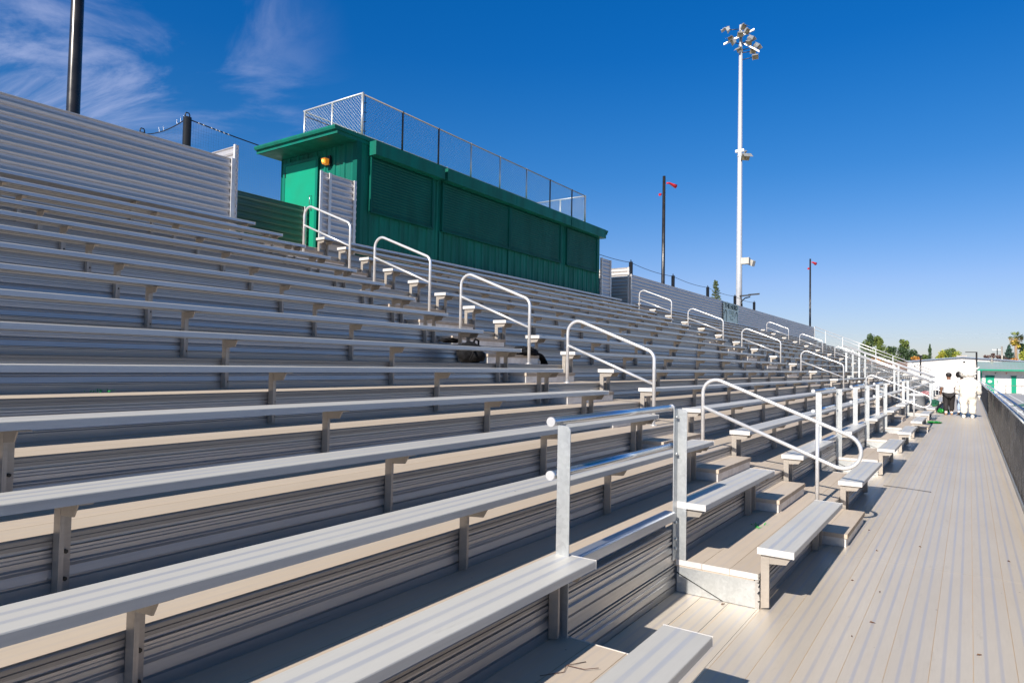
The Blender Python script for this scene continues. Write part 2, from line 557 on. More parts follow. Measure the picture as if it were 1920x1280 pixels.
# ------------------------------------------------------------------ grandstand: treads and risers
stand = thing('grandstand', 'stepped aluminium grandstand of sixteen rows rising from the walkway', 'grandstand')
def skin(h):
    P = [(0.004, 0.197), (0.004, 0.188), (-0.008, 0.185), (-0.008, 0.180), (0.006, 0.177), (0.006, 0.166), (0.000, 0.160), (0.000, 0.150),
         (0.008, 0.146), (0.008, 0.127), (-0.008, 0.112), (-0.008, 0.108), (0.006, 0.099), (0.011, 0.062), (-0.003, 0.056), (-0.003, 0.051),
         (0.009, 0.046), (0.003, -0.030), (-0.022, -0.030), (-0.022, 0.197)]
    return P
def nosing(h, depth):
    # tread front edge planks: lip with rounded top
    return [(0.006, h - 0.004), (0.008, h - 0.008), (0.008, h - 0.018), (0.003, h - 0.020), (0.003, h - 0.026),
            (0.008, h - 0.028), (0.008, h - 0.0415), (-0.03, h - 0.0415), (-0.03, h - 0.001), (0.002, h - 0.001)]
for i in range(1, NROW + 1):
    xf = XR - (i - 1) * RUN
    z = RISE * i
    whole = (-2.6, 58.55)
    cuts = list(NOTCH) if i == 1 else []
    if i <= 6: cuts.append(PORTAL)
    ivs = subtract(whole, cuts)
    w = 0.1995
    for a_, b_ in ivs:
        MB().extrude_y(skin(RISE), a_, b_).build('riser', M['riser'], stand, (xf, 0, z - RISE))
        MB().extrude_y(nosing(RISE, 0), a_, b_).build('nosing', M['nosing'], stand, (xf, 0, z - RISE))
        mb = MB()
        for j in range(3):
            x1 = -w * j + (0.001 if j == 0 else -0.0006); x0 = -w * (j + 1) + (0.0006 if j < 2 else -0.016)
            mb.box(x0, x1, a_ + 0.002, b_ - 0.002, -0.040, 0)
        mb.box(-0.612, -0.03, a_ + 0.003, b_ - 0.003, -0.050, -0.0405)
        mb.build('footboard', M['tread'], stand, (xf, 0, z))
# tall lower risers showing in the cut-outs, side plates, end caps
for n, (a_, b_) in enumerate(NOTCH):
    xf = XR - RUN
    mb = MB(); mb.extrude_y(skin(RISE), a_, b_)
    mb.build('riser', M['riser'], stand, (xf, 0, 0.0))
    for side, y in ((-1, b_), (1, a_)):
        mb = MB()
        yy = y - side * -0.0  # plate just inside the remaining deck
        y0, y1 = (y + 0.002, y + 0.010) if side == -1 else (y - 0.010, y - 0.002)
        mb.box(xf + 0.02, XR - 0.006, y0, y1, 0.004, 0.190)
        # stiffening angle across the lower corner
        ys = -0.004 if side == -1 else 0.004
        pl_ = mb.build('side_plate', M['galv'], stand); mb = MB()
        mb.prism([(xf + 0.02, y0 + ys, 0.150), (xf + 0.02, y0 + ys, 0.142), (xf + 0.35, y0 + ys, 0.006), (xf + 0.365, y0 + ys, 0.006)], (0, 0.006 if side == -1 else -0.006, 0))
        mb.build('brace', M['bolt'], pl_)
        mb = MB()
        for j in range(3):
            e0, e1 = (y - 0.004, y + 0.0015) if side == -1 else (y - 0.0015, y + 0.004)
            mb.box(XR - 0.1995 * (j + 1) + 0.002, XR - 0.1995 * j - 0.002, e0, e1, RISE - 0.038, RISE + 0.003)
        mb.build('end_cap', M['end'], stand)
# portal side cheeks
for y in PORTAL:
    for i in range(1, 7):
        xf = XR - (i - 1) * RUN
        mb = MB(); mb.box(xf - RUN + 0.02, xf - 0.004, y - 0.004, y + 0.004, -0.1 + RISE * (i - 1), RISE * i - 0.003)
        mb.build('side_plate', M['galv'], stand)
# stair descending into the portal opening
mb = MB()
for k in range(6):
    mb.box(-0.30 - 0.28 * (k + 1), -0.30 - 0.28 * k, PORTAL[0] + 0.06, PORTAL[1] - 0.06, -0.15 * (k + 1) - 0.04 + 0.0, -0.15 * (k + 1))
mb.build('portal_stair', M['tread'], stand)

# ------------------------------------------------------------------ benches
def seat_profile():
    W, t, h = SEAT_W, 0.005, 0.042
    zt = SEAT_H
    P = [(-0.0, zt - 0.006), (-0.0018, zt - 0.0018), (-0.006, zt), (-W + 0.006, zt), (-W + 0.0018, zt - 0.0018), (-W, zt - 0.006),
         (-W, zt - h), (-W + 0.022, zt - h), (-W + 0.022, zt - h + 0.004), (-W + 0.005, zt - h + 0.004), (-W + 0.005, zt - t)]
    for c in (0.66, 0.34):
        xx = -W * c
        P += [(xx - 0.003, zt - t), (xx - 0.003, zt - h), (xx - 0.016, zt - h), (xx - 0.016, zt - h - 0.003), (xx + 0.016, zt - h - 0.003),
              (xx + 0.016, zt - h), (xx + 0.003, zt - h), (xx + 0.003, zt - t)]
    P += [(-0.005, zt - t), (-0.005, zt - h + 0.004), (-0.022, zt - h + 0.004), (-0.022, zt - h), (0, zt - h)]
    return P
SP = seat_profile()
def seat_mesh(L, jointed=False):
    mb = MB()
    n = len(SP)
    mis = [1] * n
    mis[0] = 0; mis[1] = 0; mis[2] = 0; mis[3] = 0; mis[4] = 0
    mb.extrude_y(SP, 0, L, mis=mis, caps=False)
    return mb
def cap_mesh():
    mb = MB()
    mb.box(-SEAT_W - 0.001, 0.001, -0.003, 0.0, SEAT_H - 0.046, SEAT_H + 0.0015)
    return mb.mesh('end_cap', M['end'])
CAP = cap_mesh()
def leg_mesh():
    mb = MB()
    zt = SEAT_H - 0.046
    # L section: plate across (facing along the row) + flange against the riser
    mb.prism([(XR + 0.012, 0, 0.006), (XR + 0.068, 0, 0.020), (XR + 0.068, 0, zt), (XR + 0.012, 0, zt)], (0, 0.006, 0))
    mb.prism([(XR + 0.012, 0.0065, 0.006), (XR + 0.012, 0.062, 0.006), (XR + 0.012, 0.062, zt), (XR + 0.012, 0.0065, zt)], (0.006, 0, 0))
    # lips
    mb.box(XR + 0.062, XR + 0.068, 0.0065, 0.018, 0.022, zt)
    return mb.mesh('leg', [M['leg']])
def bracket_mesh():
    mb = MB()
    zt = SEAT_H - 0.0465
    mb.prism([(XR + 0.0685, 0.001, zt), (XR + 0.0685, 0.001, zt - 0.062), (-0.055, 0.001, zt - 0.052), (-0.022, 0.001, zt)], (0, 0.006, 0))
    mb.prism([(XR + 0.0685, 0.0075, zt), (XR + 0.0685, 0.0075, zt - 0.005), (-0.022, 0.0075, zt - 0.005), (-0.022, 0.0075, zt)], (0, 0.05, 0))
    return mb.mesh('bracket', M['leg'])
def bolt_mesh():
    return MB().tube([(XR + 0.018, 0.042, 0.055), (XR + 0.030, 0.042, 0.055)], 0.009, 6).mesh('bolt', M['bolt'])
SLEEVE = MB().prism([(-SEAT_W - 0.002, 0, SEAT_H - 0.043), (-SEAT_W - 0.002, 0, SEAT_H + 0.0018), (0.0018, 0, SEAT_H + 0.0018), (0.0022, 0, SEAT_H - 0.043), (-0.001, 0, SEAT_H - 0.043), (-0.001, 0, SEAT_H + 0.0004), (-SEAT_W + 0.001, 0, SEAT_H + 0.0004), (-SEAT_W + 0.001, 0, SEAT_H - 0.043)], (0, 0.075, 0)).mesh('splice_sleeve', M['fascia'])
LEG, BRK, BOLT = leg_mesh(), bracket_mesh(), bolt_mesh()
SECT_NAME = ['nearest the camera, before the first aisle', 'between the first and second aisles',
             'between the second and third aisles', 'past the third aisle']
def bench(row, a_, b_, label, legs, capa, capb, detail=True):
    x = -(row - 1) * RUN; z = (row - 1) * RISE
    t = thing('bench', label, 'bench', (x, a_, z), 'aluminium benches of the grandstand')
    mb = seat_mesh(b_ - a_)
    mb.build('seat_plank', [M['seat'], M['fascia']], t)
    if capa: child_mesh('end_cap', CAP, t, (0, 0, 0))
    if capb: child_mesh('end_cap', CAP, t, (0, b_ - a_ + 0.003, 0))
    if b_ - a_ > 11:
        for k in range(int((b_ - a_) // 7.38)):
            child_mesh('splice_sleeve', SLEEVE, t, (0, 4.3 + 7.38 * k + 0.55 * (row % 3), 0))
    for y in legs:
        l = child_mesh('leg', LEG, t, (0, y - a_, 0))
        if detail:
            child_mesh('bracket', BRK, l)
            if y < 10:
                child_mesh('bolt', BOLT, l); child_mesh('bolt', BOLT, l, (0, 0, 0.11))
        else:
            child_mesh('bracket', BRK, l)
    return t
nb = 0
PIECES = {0: 0}
for row in range(1, NROW + 1):
    rw = ORD[row] + ' row' + (' up' if row < 16 else '')
    for s, (a_, b_) in enumerate(SECT):
        cuts = list(NOTCH) if row <= 2 else []
        if row <= 6: cuts.append(PORTAL)
        if row == 16 and s == 0: b_ = 6.85
        if row == 16 and s == 1: b_ = 21.5
        ivs = subtract((a_, b_), cuts)
        for q, (p0, p1) in enumerate(ivs):
            legs = []
            k = -2
            while Y0 + BAY * k < p1 - 0.02:
                y = Y0 + BAY * k
                if y > p0 + 0.12 and y < p1 - 0.07: legs.append(y)
                k += 1
            if s > 0 or q > 0:
                legs.insert(0, p0 + 0.02)
            if p1 in [c[0] for c in A]:
                legs.append(p1 - 0.07)
            elif legs and p1 - legs[-1] > 0.5:
                legs.append(p1 - 0.09)
            if len(ivs) == 1:
                lab = f'full-length aluminium bench in the {rw}, {SECT_NAME[s]}'
            else:
                tot = len(ivs)
                pos = {1: 'nearest', 2: 'second nearest', 3: 'third nearest', 4: 'fourth nearest', 5: 'fifth nearest'}[q + 1] if q < tot - 1 else 'farthest'
                lab = f'{pos} short bench piece of the {rw}, {SECT_NAME[s]}'
            bench(row, p0, p1, lab, legs, True, True)

# ------------------------------------------------------------------ step boxes in the aisles
def step_meshes(L):
    mb = MB(); mb.box(-0.262, 0.002, 0, L, 0.088, 0.128)
    top = mb.mesh('tread', M['tread'])
    mb = MB(); mb.box(-0.255, -0.012, 0.012, L - 0.012, 0.002, 0.086)
    body = mb.mesh('box_body', M['end'])
    return top, body
AN = ['nearest', 'middle', 'farthest']
for s, (a_, b_) in enumerate(A):
    L = b_ - a_ - 0.12
    top, body = step_meshes(L)
    for i in range(0, NROW):
        t = thing('step_box', f'low aluminium step box in the {AN[s]} aisle, ' + ('on the walkway at its foot' if i == 0 else f'on the {ORD[i]} tread up'),
                  'step', (0.03 - i * RUN, a_ + 0.075, i * RISE), 'step boxes in the aisles')
        child_mesh('tread', top, t); child_mesh('box_body', body, t)

# ------------------------------------------------------------------ aisle handrails
def arc(c, r, a0, a1, n=8):
    return [(c[0] + r * math.cos(a0 + (a1 - a0) * i / n), c[1] + r * math.sin(a0 + (a1 - a0) * i / n)) for i in range(n + 1)]
SL = RISE / RUN
def handrail(y, first, xa, xb, za, zb, label):
    """xa upper (rear) post, xb lower post, heights of decks za, zb; local coords at lower post"""
    t = thing('handrail', label, 'handrail', (xb, y, zb), 'handrails down the middle of the aisles')
    dx = xa - xb
    r = 0.021
    up0 = 0.885 + 0.0       # height of upper rail line at lower post
    lo0 = 0.50
    def zu(x_): return up0 - SL * x_
    def zl(x_): return lo0 - SL * x_
    ang = math.atan(SL)
    P = [(dx, za - zb)]
    # rear bend
    rb = 0.15
    cz = zu(dx + rb) - rb / math.cos(ang) * 1.0
    # centre so that arc is tangent to vertical line x=dx and the sloped line
    cx = dx + rb
    cz = zu(cx) - rb / math.cos(ang)
    P += [(cx + rb * math.cos(a), cz + rb * math.sin(a)) for a in [math.pi - (math.pi / 2 + ang) * i / 8 for i in range(9)]]
    if first:
        ex = 0.30
        # sloped on to the loop
        d = (up0 - lo0) * math.cos(ang) / 2
        mx = ex; mzu = zu(mx); 
        nx_, nz_ = math.sin(ang), math.cos(ang)
        cxx, czz = mx - nx_ * d, mzu - nz_ * d
        P += [(cxx + d * math.cos(a), czz + d * math.sin(a)) for a in [(math.pi / 2 - ang) - math.pi * i / 14 for i in range(15)]]
        P += [(dx + 0.0, zl(dx))]
    else:
        rb2 = 0.13
        cx2 = -rb2
        cz2 = zu(cx2) - rb2 / math.cos(ang)
        P += [(cx2 + rb2 * math.cos(a), cz2 + rb2 * math.sin(a)) for a in [(math.pi / 2 - ang) - (math.pi / 2 - ang) * i / 8 for i in range(9)]]
        P += [(0, 0.0)]
    mb = MB(); mb.tube([(x_, 0, z_) for x_, z_ in P], r, 10)
    mb.build('top_rail', M['pipe'], t)
    if first:
        mb = MB(); mb.tube([(0, 0, 0), (0, 0, zu(0) - 0.01)], r * 0.95, 10)
        mb.build('post', M['pipe'], t)
    else:
        mb = MB(); mb.tube([(dx, 0, zl(dx)), (0, 0, zl(0))], r * 0.82, 10)
        mb.build('mid_rail', M['pipe'], t)
    for px_, pz_ in ((0, 0), (dx, za - zb)):
        mb = MB(); mb.tube([(px_, 0, pz_ + 0.001), (px_, 0, pz_ + 0.012)], 0.045, 8)
        mb.build('foot_plate', M['pipe'], t)
RA = [2.575, 5.56, 8.56, 11.57, 14.56]
RB = [0.56, 3.57, 6.56, 9.575, 12.56]
def deck_z(ratio):     # deck under a given X/RUN position
    i = int(math.floor(ratio - (-XR / RUN))) + 1
    return max(i, 0) * RISE
RN = ['lowest, with a looped end', 'second lowest', 'middle', 'second highest', 'highest']
for s, (a_, b_) in enumerate(A):
    for k in range(5):
        xa, xb = -RA[k] * RUN, -RB[k] * RUN
        handrail((a_ + b_) / 2 + (0 if s else 0.005), k == 0, xa, xb, deck_z(RA[k]), deck_z(RB[k]),
                 f'curved pipe handrail in the {AN[s]} aisle, {RN[k]}')

# ------------------------------------------------------------------ guard rails at the cut-outs
def lpost(y, flip, z0, z1):
    mb = MB()
    x0 = XR - RUN + 0.010
    mb.prism([(x0, y, z0), (x0 + 0.078, y, z0), (x0 + 0.078, y, z1 - 0.02), (x0 + 0.062, y, z1), (x0, y, z1)], (0, 0.006, 0))
    if flip: mb.box(x0, x0 + 0.006, y - 0.072, y - 0.0005, z0, z1)
    else: mb.box(x0, x0 + 0.006, y + 0.0065, y + 0.078, z0, z1)
    return mb
for n, (a_, b_) in enumerate(NOTCH):
    if n == 5: continue      # the bay beside the stair has none in view
    lab = ['two-pipe guard rail on steel angle posts above the nearest wheelchair bay',
           'guard rail over the first wheelchair bay past the nearest aisle',
           'guard rail over the second wheelchair bay past the nearest aisle',
           'guard rail over the third wheelchair bay past the nearest aisle',
           'guard rail over the wheelchair bay just past the middle aisle', '',
           'guard rail over the first wheelchair bay past the farthest aisle',
           'guard rail over the second wheelchair bay past the farthest aisle'][n]
    t = thing('guard_rail', lab, 'guard rail', (0, 0, 0), 'guard rails over the wheelchair bays')
    p1 = lpost(a_ - 0.03, False, RISE + 0.005, 1.355).build('post', M['galv'], t)
    p2 = lpost(b_ + 0.0, True, RISE + 0.005, 1.365).build('post', M['galv'], t)
    if n < 4:
        for zz in (1.305, 1.03, 0.52, 0.40, 0.33):
            MB().tube([(XR - RUN + 0.016, b_ - 0.036, zz), (XR - RUN + 0.030, b_ - 0.036, zz)], 0.011, 8).build('bolt', M['galv'], p2)
    for zz in (1.372, 1.085):
        xr = XR - RUN - 0.022
        mb = MB(); mb.tube([(xr, a_ - 0.045, zz), (xr, b_ - 0.035, zz)], 0.0235, 14)
        pp = mb.build('rail', M['pipe_shiny'], t)
        for e0, e1 in ((a_ - 0.052, a_ - 0.036), (b_ - 0.045, b_ - 0.030)):
            MB().tube([(xr, e0, zz), (xr, e1, zz)], 0.0262, 14).build('rail_cap', M['pipe'], pp)
    mb = MB()
    xf = XR - RUN
    mb.prism([(xf + 0.030, a_ + 0.05, 0.545), (xf + 0.034, a_ + 0.05, 0.545), (xf + 0.034, a_ + 0.05, 0.602), (xf + 0.024, a_ + 0.05, 0.609), (xf - 0.045, a_ + 0.05, 0.609),
              (xf - 0.045, a_ + 0.05, 0.483), (xf - 0.041, a_ + 0.05, 0.483), (xf - 0.041, a_ + 0.05, 0.605), (xf + 0.022, a_ + 0.05, 0.605), (xf + 0.030, a_ + 0.05, 0.598)], (0, b_ - a_ - 0.13, 0))
    mb.build('toe_board', M['fascia'], t)

# ------------------------------------------------------------------ chain link helper
def chainlink(mb, o, u, v, W, H, pitch, r, mi=0, diag_u=1.0, skew=0.0):
    """o origin, u unit along the panel, v unit up; skew = rise of the panel per unit along u (panel edges follow it)"""
    o, u, v = Vector(o), Vector(u), Vector(v)
    n = int((W + H) / pitch) + 1
    for sgn in (1, -1):
        for k in range(n):
            s0 = k * pitch - (H if sgn > 0 else 0)
            # line: a = s0 + t (sgn>0) ; b = t      or a = s0 - t
            t0, t1 = 0.0, H
            if sgn > 0:
                t0 = max(t0, -s0); t1 = min(t1, W - s0)
                if t1 <= t0: continue
                a0, a1 = s0 + t0, s0 + t1
            else:
                t0 = max(t0, s0 - W); t1 = min(t1, s0)
                if t1 <= t0: continue
                a0, a1 = s0 - t0, s0 - t1
            mb.wire(o + u * a0 + v * (t0 + skew * a0), o + u * a1 + v * (t1 + skew * a1), r, mi)

# portal guards
for w_, y in enumerate(PORTAL):
    lab = ['sloping chain-link guard on the near side of the stair opening', 'sloping chain-link guard on the far side of the stair opening'][w_]
    t = thing('stair_guard', lab, 'guard rail', (0, y, 0), 'chain-link guards beside the stair opening')
    def zr(x_): return 1.50 + 0.394 * (-0.30 - x_)
    for xx in (-0.28, -1.50, -2.76, -3.24):
        mb = MB(); mb.box(xx - 0.04, xx + 0.03, -0.004, 0.004, deck_z(-xx / RUN) if xx < -0.3 else 0.0, zr(xx) - 0.03)
        mb.box(xx - 0.04, xx - 0.034, 0.005, 0.06, deck_z(-xx / RUN) if xx < -0.3 else 0.0, zr(xx) - 0.03)
        mb.build('post', M['galv'], t)
    for dz in (0, -0.20):
        mb = MB(); mb.tube([(-0.20, -0.03, zr(-0.20) + dz), (-3.36, -0.03, zr(-3.36) + dz)], 0.024, 10)
        mb.build('rail', M['pipe'], t)
    mb = MB()
    chainlink(mb, (-0.28, 0.02, zr(-0.28) - 0.22 - 0.72), (-1, 0, 0), (0, 0, 1), 2.98, 0.72, 0.075, 0.0026, 0, skew=0.394)
    mb.build('chain_link', M['galv'], t)

# end guard
t = thing('end_guard', 'long sloping two-pipe guard rail closing the far end of the grandstand', 'guard rail', (0, 58.62, 0))
def ze(x_): return 5.19 + 0.4187 * (-9.446 - x_)
for i, xx in enumerate((-9.44, -8.61, -7.36, -6.2, -5.03, -3.87, -2.68, -1.45)):
    mb = MB(); mb.box(xx - 0.03, xx + 0.03, -0.03, 0.03, max(RISE * int(-xx / RUN) - 0.2, -0.1), ze(xx) - 0.03)
    mb.build('post', M['galv'], t)
for dz in (0, -0.24):
    mb = MB(); mb.tube([(-9.44, 0, ze(-9.44) + dz), (-1.40, 0, ze(-1.40) + dz)], 0.028, 8)
    mb.build('rail', M['pipe'], t)
mb = MB(); chainlink(mb, (-1.45, 0, ze(-1.45) - 1.15), (-1, 0, 0), (0, 0, 1), 7.99, 0.85, 0.075, 0.0016, 0, skew=0.4187)
mb.build('chain_link', M['galv'], t)

# ------------------------------------------------------------------ corrugated back screens
def corr_profile(z0, z1, pitch=0.128, a=0.014):
    P = [(0, z1)]
    z = z1
    while z - pitch > z0 + 0.01:
        P += [(a * 0.55, z - 0.006), (a * 0.55, z - 0.016), (-a, z - 0.030), (-a, z - pitch * 0.52), (0.0, z - pitch * 0.60), (a, z - pitch * 0.90), (a * 0.9, z - pitch + 0.002)]
        z -= pitch
    P += [(0, z0), (-a - 0.012, z0), (-a - 0.012, z1)]
    return P
def screen_x(name, label, x, y0, y1, z0, z1, mat, posts=(), cat='screen', group=None):
    """screen whose face looks along +X"""
    t = thing(name, label, cat, (x, y0, z0), group)
    mb = MB(); mb.extrude_y(corr_profile(0, z1 - z0), 0, y1 - y0)
    mb.build('panel', mat, t)
    for py in posts:
        mb = MB(); mb.box(0.010, 0.035, py - y0 - 0.028, py - y0 + 0.028, 0, z1 - z0 + 0.004)
        mb.build('edge_post', M['end'], t)
    return t
def screen_y(name, label, y, x0, x1, z0, z1, mat, posts=(), group=None, facing=-1):
    """screen facing -Y, between x0<x1"""
    t = thing(name, label, 'screen', (x1, y, z0), group)
    mb = MB()
    P = corr_profile(0, z1 - z0)
    # extrude along -X: map (px along -Y)
    n = len(P)
    vs = [(0, -p[0], p[1]) for p in P] + [(x0 - x1, -p[0], p[1]) for p in P]
    mb.add(vs, [(i, (i + 1) % n, n + (i + 1) % n, n + i) for i in range(n)] + [tuple(range(n)), tuple(range(2 * n - 1, n - 1, -1))])
    mb.build('panel', mat, t)
    for px_ in posts:
        mb = MB(); mb.box(px_ - x1 - 0.025, px_ - x1 + 0.025, -0.045, -0.016, 0, z1 - z0 + 0.004)
        mb.build('edge_post', M['end'], t)
    return t
XW = -9.46
screen_x('back_screen', 'long corrugated aluminium screen behind the top row, left of the press box', XW, -2.6, 6.60, 3.62, 5.12, M['wallp'], (6.585,))
screen_x('back_screen', 'long corrugated aluminium screen behind the top row, from the press box to the far end', XW, 22.93, 58.55, 3.62, 5.12, M['wallp'], (22.95,))
screen_y('return_screen', 'pale corrugated side screen standing behind the left back screen', 6.70, -10.95, -9.50, 3.7, 5.40, M['wallp'], (-9.53,))
screen_y('return_screen', 'pale corrugated side screen at the near end of the far back screen', 22.90, -10.95, -9.50, 3.7, 5.38, M['wallp'], (-9.53,))
screen_x('rear_screen', 'green corrugated screen closing the landing beside the press box door', -10.95, 6.75, 9.38, 3.85, 5.02, M['greenp'], (9.28,))
screen_x('rear_screen', 'corrugated screen across the landing beyond the press box', -10.95, 20.40, 22.85, 3.85, 5.35, M['wallp'])
screen_x('door_screen', 'tall corrugated screen in two panels before the press box door', -9.42, 8.44, 9.36, 3.86, 5.37, M['wallp'], (8.44, 8.66, 9.30))
screen_x('door_screen', 'tall narrow corrugated screen at the far corner of the press box', -9.42, 20.40, 21.16, 3.86, 5.38, M['wallp'], (20.47, 21.13))
mb = MB(); mb.box(-12.6, XR - 16 * RUN - 0.0 + 0.0, 6.6, 22.95, 3.79, 3.846)
o = mb.build('landing', M['tread']); tag(o, kind='structure')

# ------------------------------------------------------------------ press box
PX, PB0, PB1, PXB, PZ0, PZ1 = -9.5, 9.43, 20.36, -12.0, 3.85, 6.25
pb = thing('press_box', 'dark green metal press box with closed roller shutters behind the top row', 'press box', (PX, PB0, PZ0))
L, D, H = PB1 - PB0, PX - PXB, PZ1 - PZ0
def ribbed(y0, y1, z0, z1, along='y', step=0.305, flip=1):
    """ribbed siding front; returns MB in local coords facing +X (along y) or -Y (along x)"""
    prof = []
    y = y0
    while y < y1 - 0.001:
        e = min(y + step, y1)
        prof += [(y, 0.0)]
        for a_, h_ in ((0.04, 0), (0.055, 0.026), (0.10, 0.026), (0.115, 0), (0.20, 0), (0.205, 0.006), (0.225, 0.006), (0.23, 0)):
            if y + a_ < e: prof.append((y + a_, h_))
        y = e
    prof.append((y1, 0))
    mb = MB()
    n = len(prof)
    if along == 'y':
        vs = [(h_, p_, z0) for p_, h_ in prof] + [(h_, p_, z1) for p_, h_ in prof]
    else:
        vs = [(-p_, -h_, z0) for p_, h_ in prof] + [(-p_, -h_, z1) for p_, h_ in prof]
    mb.add(vs, [(i, i + 1, n + i + 1, n + i) for i in range(n - 1)])
    return mb
mb = ribbed(0, L, 0, H); mb.box(-D + 0.01, -0.012, 0.01, L - 0.01, 0.0, H)
mb.build('front_wall', M['green'], pb)
ribbed(0, D, 0, H, 'x').build('side_wall', M['green'], pb)
for yy in (2.6, 5.5, 8.6):
    MB().box(0.026, 0.031, yy, yy + 0.07, 0.02, 0.98).build('seam_strip', M['green'], pb)
# corner trims
mb = MB(); mb.box(-0.10, 0.032, -0.032, 0.09, 0, H); mb.build('corner_trim', M['greend'], pb)
mb = MB(); mb.box(-0.05, 0.032, L - 0.12, L + 0.02, 0, H); mb.build('corner_trim', M['green'], pb)
# roof with stepped gutter edge
mb = MB()
ry0, ry1 = 8.82 - PB0, 20.93 - PB0
rx0, rx1 = -D - 0.12, 0.05
rz = PZ1 - PZ0
mb.box(rx0 + 0.03, rx1 - 0.03, ry0 + 0.03, ry1 - 0.03, rz + 0.0, rz + 0.075)
mb.box(rx0, rx1, ry0 + 0.03, ry1 - 0.03, rz + 0.078, rz + 0.15)
# profiled front lip at each short end
for yy, sg in ((ry0, 1), (ry1, -1)):
    pr = [(0.05, 0.0), (0.02, 0.0), (0.02, 0.07), (-0.03, 0.078), (-0.05, 0.12), (-0.05, 0.152), (0.05, 0.152)]
    pts = [(rx0, yy + sg * a_, rz + b_) for a_, b_ in pr]
    mb.prism(pts, (rx1 - rx0 + 0.004, 0, 0))
roof = mb.build('roof', M['green'], pb)
# shutters
def shutter(y0, y1, z0, z1):
    mb = MB()
    P = [(0.05, z1)]
    z = z1
    while z - 0.062 > z0:
        P += [(0.054, z - 0.006), (0.061, z - 0.022), (0.061, z - 0.040), (0.054, z - 0.056)]
        z -= 0.062
    P += [(0.055, z0 + 0.03), (0.075, z0 + 0.028), (0.075, z0), (0.03, z0), (0.03, z1)]
    mb.extrude_y([(x_, z_ - PZ0) for x_, z_ in P], y0 - PB0, y1 - PB0)
    s = mb.build('shutter', M['greend'], pb)
    for yy in (y0 - 0.05, y1):
        MB().box(0.02, 0.085, yy - PB0, yy - PB0 + 0.05, z0 - PZ0 - 0.03, z1 - PZ0).build('frame', M['greend'], s)
    mb = MB(); mb.box(0.028, 0.10, y0 - PB0 - 0.05, y1 - PB0 + 0.05, z0 - PZ0 - 0.045, z0 - PZ0 - 0.012)
    mb.build('sill', M['greend'], s)
for y0, y1 in ((9.80, 11.70), (12.12, 14.88), (14.99, 17.66), (18.12, 20.10)):
    shutter(y0, y1, 4.86, 6.0)
for y0, y1 in ((9.72, 11.95), (12.06, 14.985), (15.0, 18.02), (18.06, 20.44)):
    mb = MB(); mb.box(0.032, 0.245, y0 - PB0, y1 - PB0, 6.025 - PZ0, 6.32 - PZ0)
    mb.build('shutter_hood', M['green'], pb)
# lit edge strips of first shutter frame
# door on the near side wall
mb = MB(); mb.box(-2.30, -1.26, -0.055, -0.034, 0.06, 2.20)
door = mb.build('door', M['greendoor'], pb)
mb = MB(); mb.box(-2.38, -2.305, -0.06, -0.03, 0.0, 2.27); mb.box(-1.255, -1.18, -0.06, -0.03, 0.0, 2.27); mb.box(-2.304, -1.256, -0.06, -0.03, 2.205, 2.27)
mb.build('door_frame', M['green'], pb)
mb = MB(); mb.tube([(-1.36, -0.06, 1.22), (-1.36, -0.11, 1.22), (-1.36, -0.11, 1.42), (-1.36, -0.06, 1.42)], 0.009, 6)
mb.tube([(-1.36, -0.056, 1.12), (-1.36, -0.075, 1.12)], 0.022, 8)
mb.build('door_handle', M['pipe_shiny'], door)
mb = MB()
for zz in (0.35, 1.15, 1.95): mb.box(-2.31, -2.28, -0.066, -0.056, zz, zz + 0.11)
mb.build('hinge', M['bolt'], door)
# wall lantern
lt = thing('wall_lantern', 'small lit amber lantern on the press box wall above the door screen', 'lamp', (-10.36, 9.36, 5.93))
lt.scale = (0.52, 0.6, 0.62)
mb = MB(); mb.box(-0.03, 0.17, 0.0, 0.065, -0.13, 0.22); mb.build('back_plate', M['black'], lt)
mb = MB(); mb.add([(-0.10, -0.15, -0.08), (0.10, -0.15, -0.08), (0.10, -0.002, -0.10), (-0.10, -0.002, -0.10), (-0.125, -0.19, 0.10), (0.125, -0.19, 0.10), (0.125, -0.002, 0.10), (-0.125, -0.002, 0.10)],
                  [(0, 1, 2, 3), (4, 7, 6, 5), (0, 4, 5, 1), (1, 5, 6, 2), (2, 6, 7, 3), (3, 7, 4, 0)])
mb.build('glass', M['amber'], lt)
mb = MB(); mb.tube([(0, -0.193, -0.045), (0, -0.196, -0.02), (0, -0.199, 0.03), (0, -0.197, 0.06)], 0.03, 8, radii=[0.015, 0.035, 0.035, 0.012])
mb.build('bulb', M['glow'], lt)
pl = bpy.data.lights.new('lantern_light', 'POINT'); pl.energy = 0.25; pl.color = (1, 0.55, 0.15); pl.shadow_soft_size = 0.05
plo = bpy.data.objects.new('lantern_light', pl); COL.objects.link(plo); plo.parent = lt; plo.location = (0, -0.28, 0)

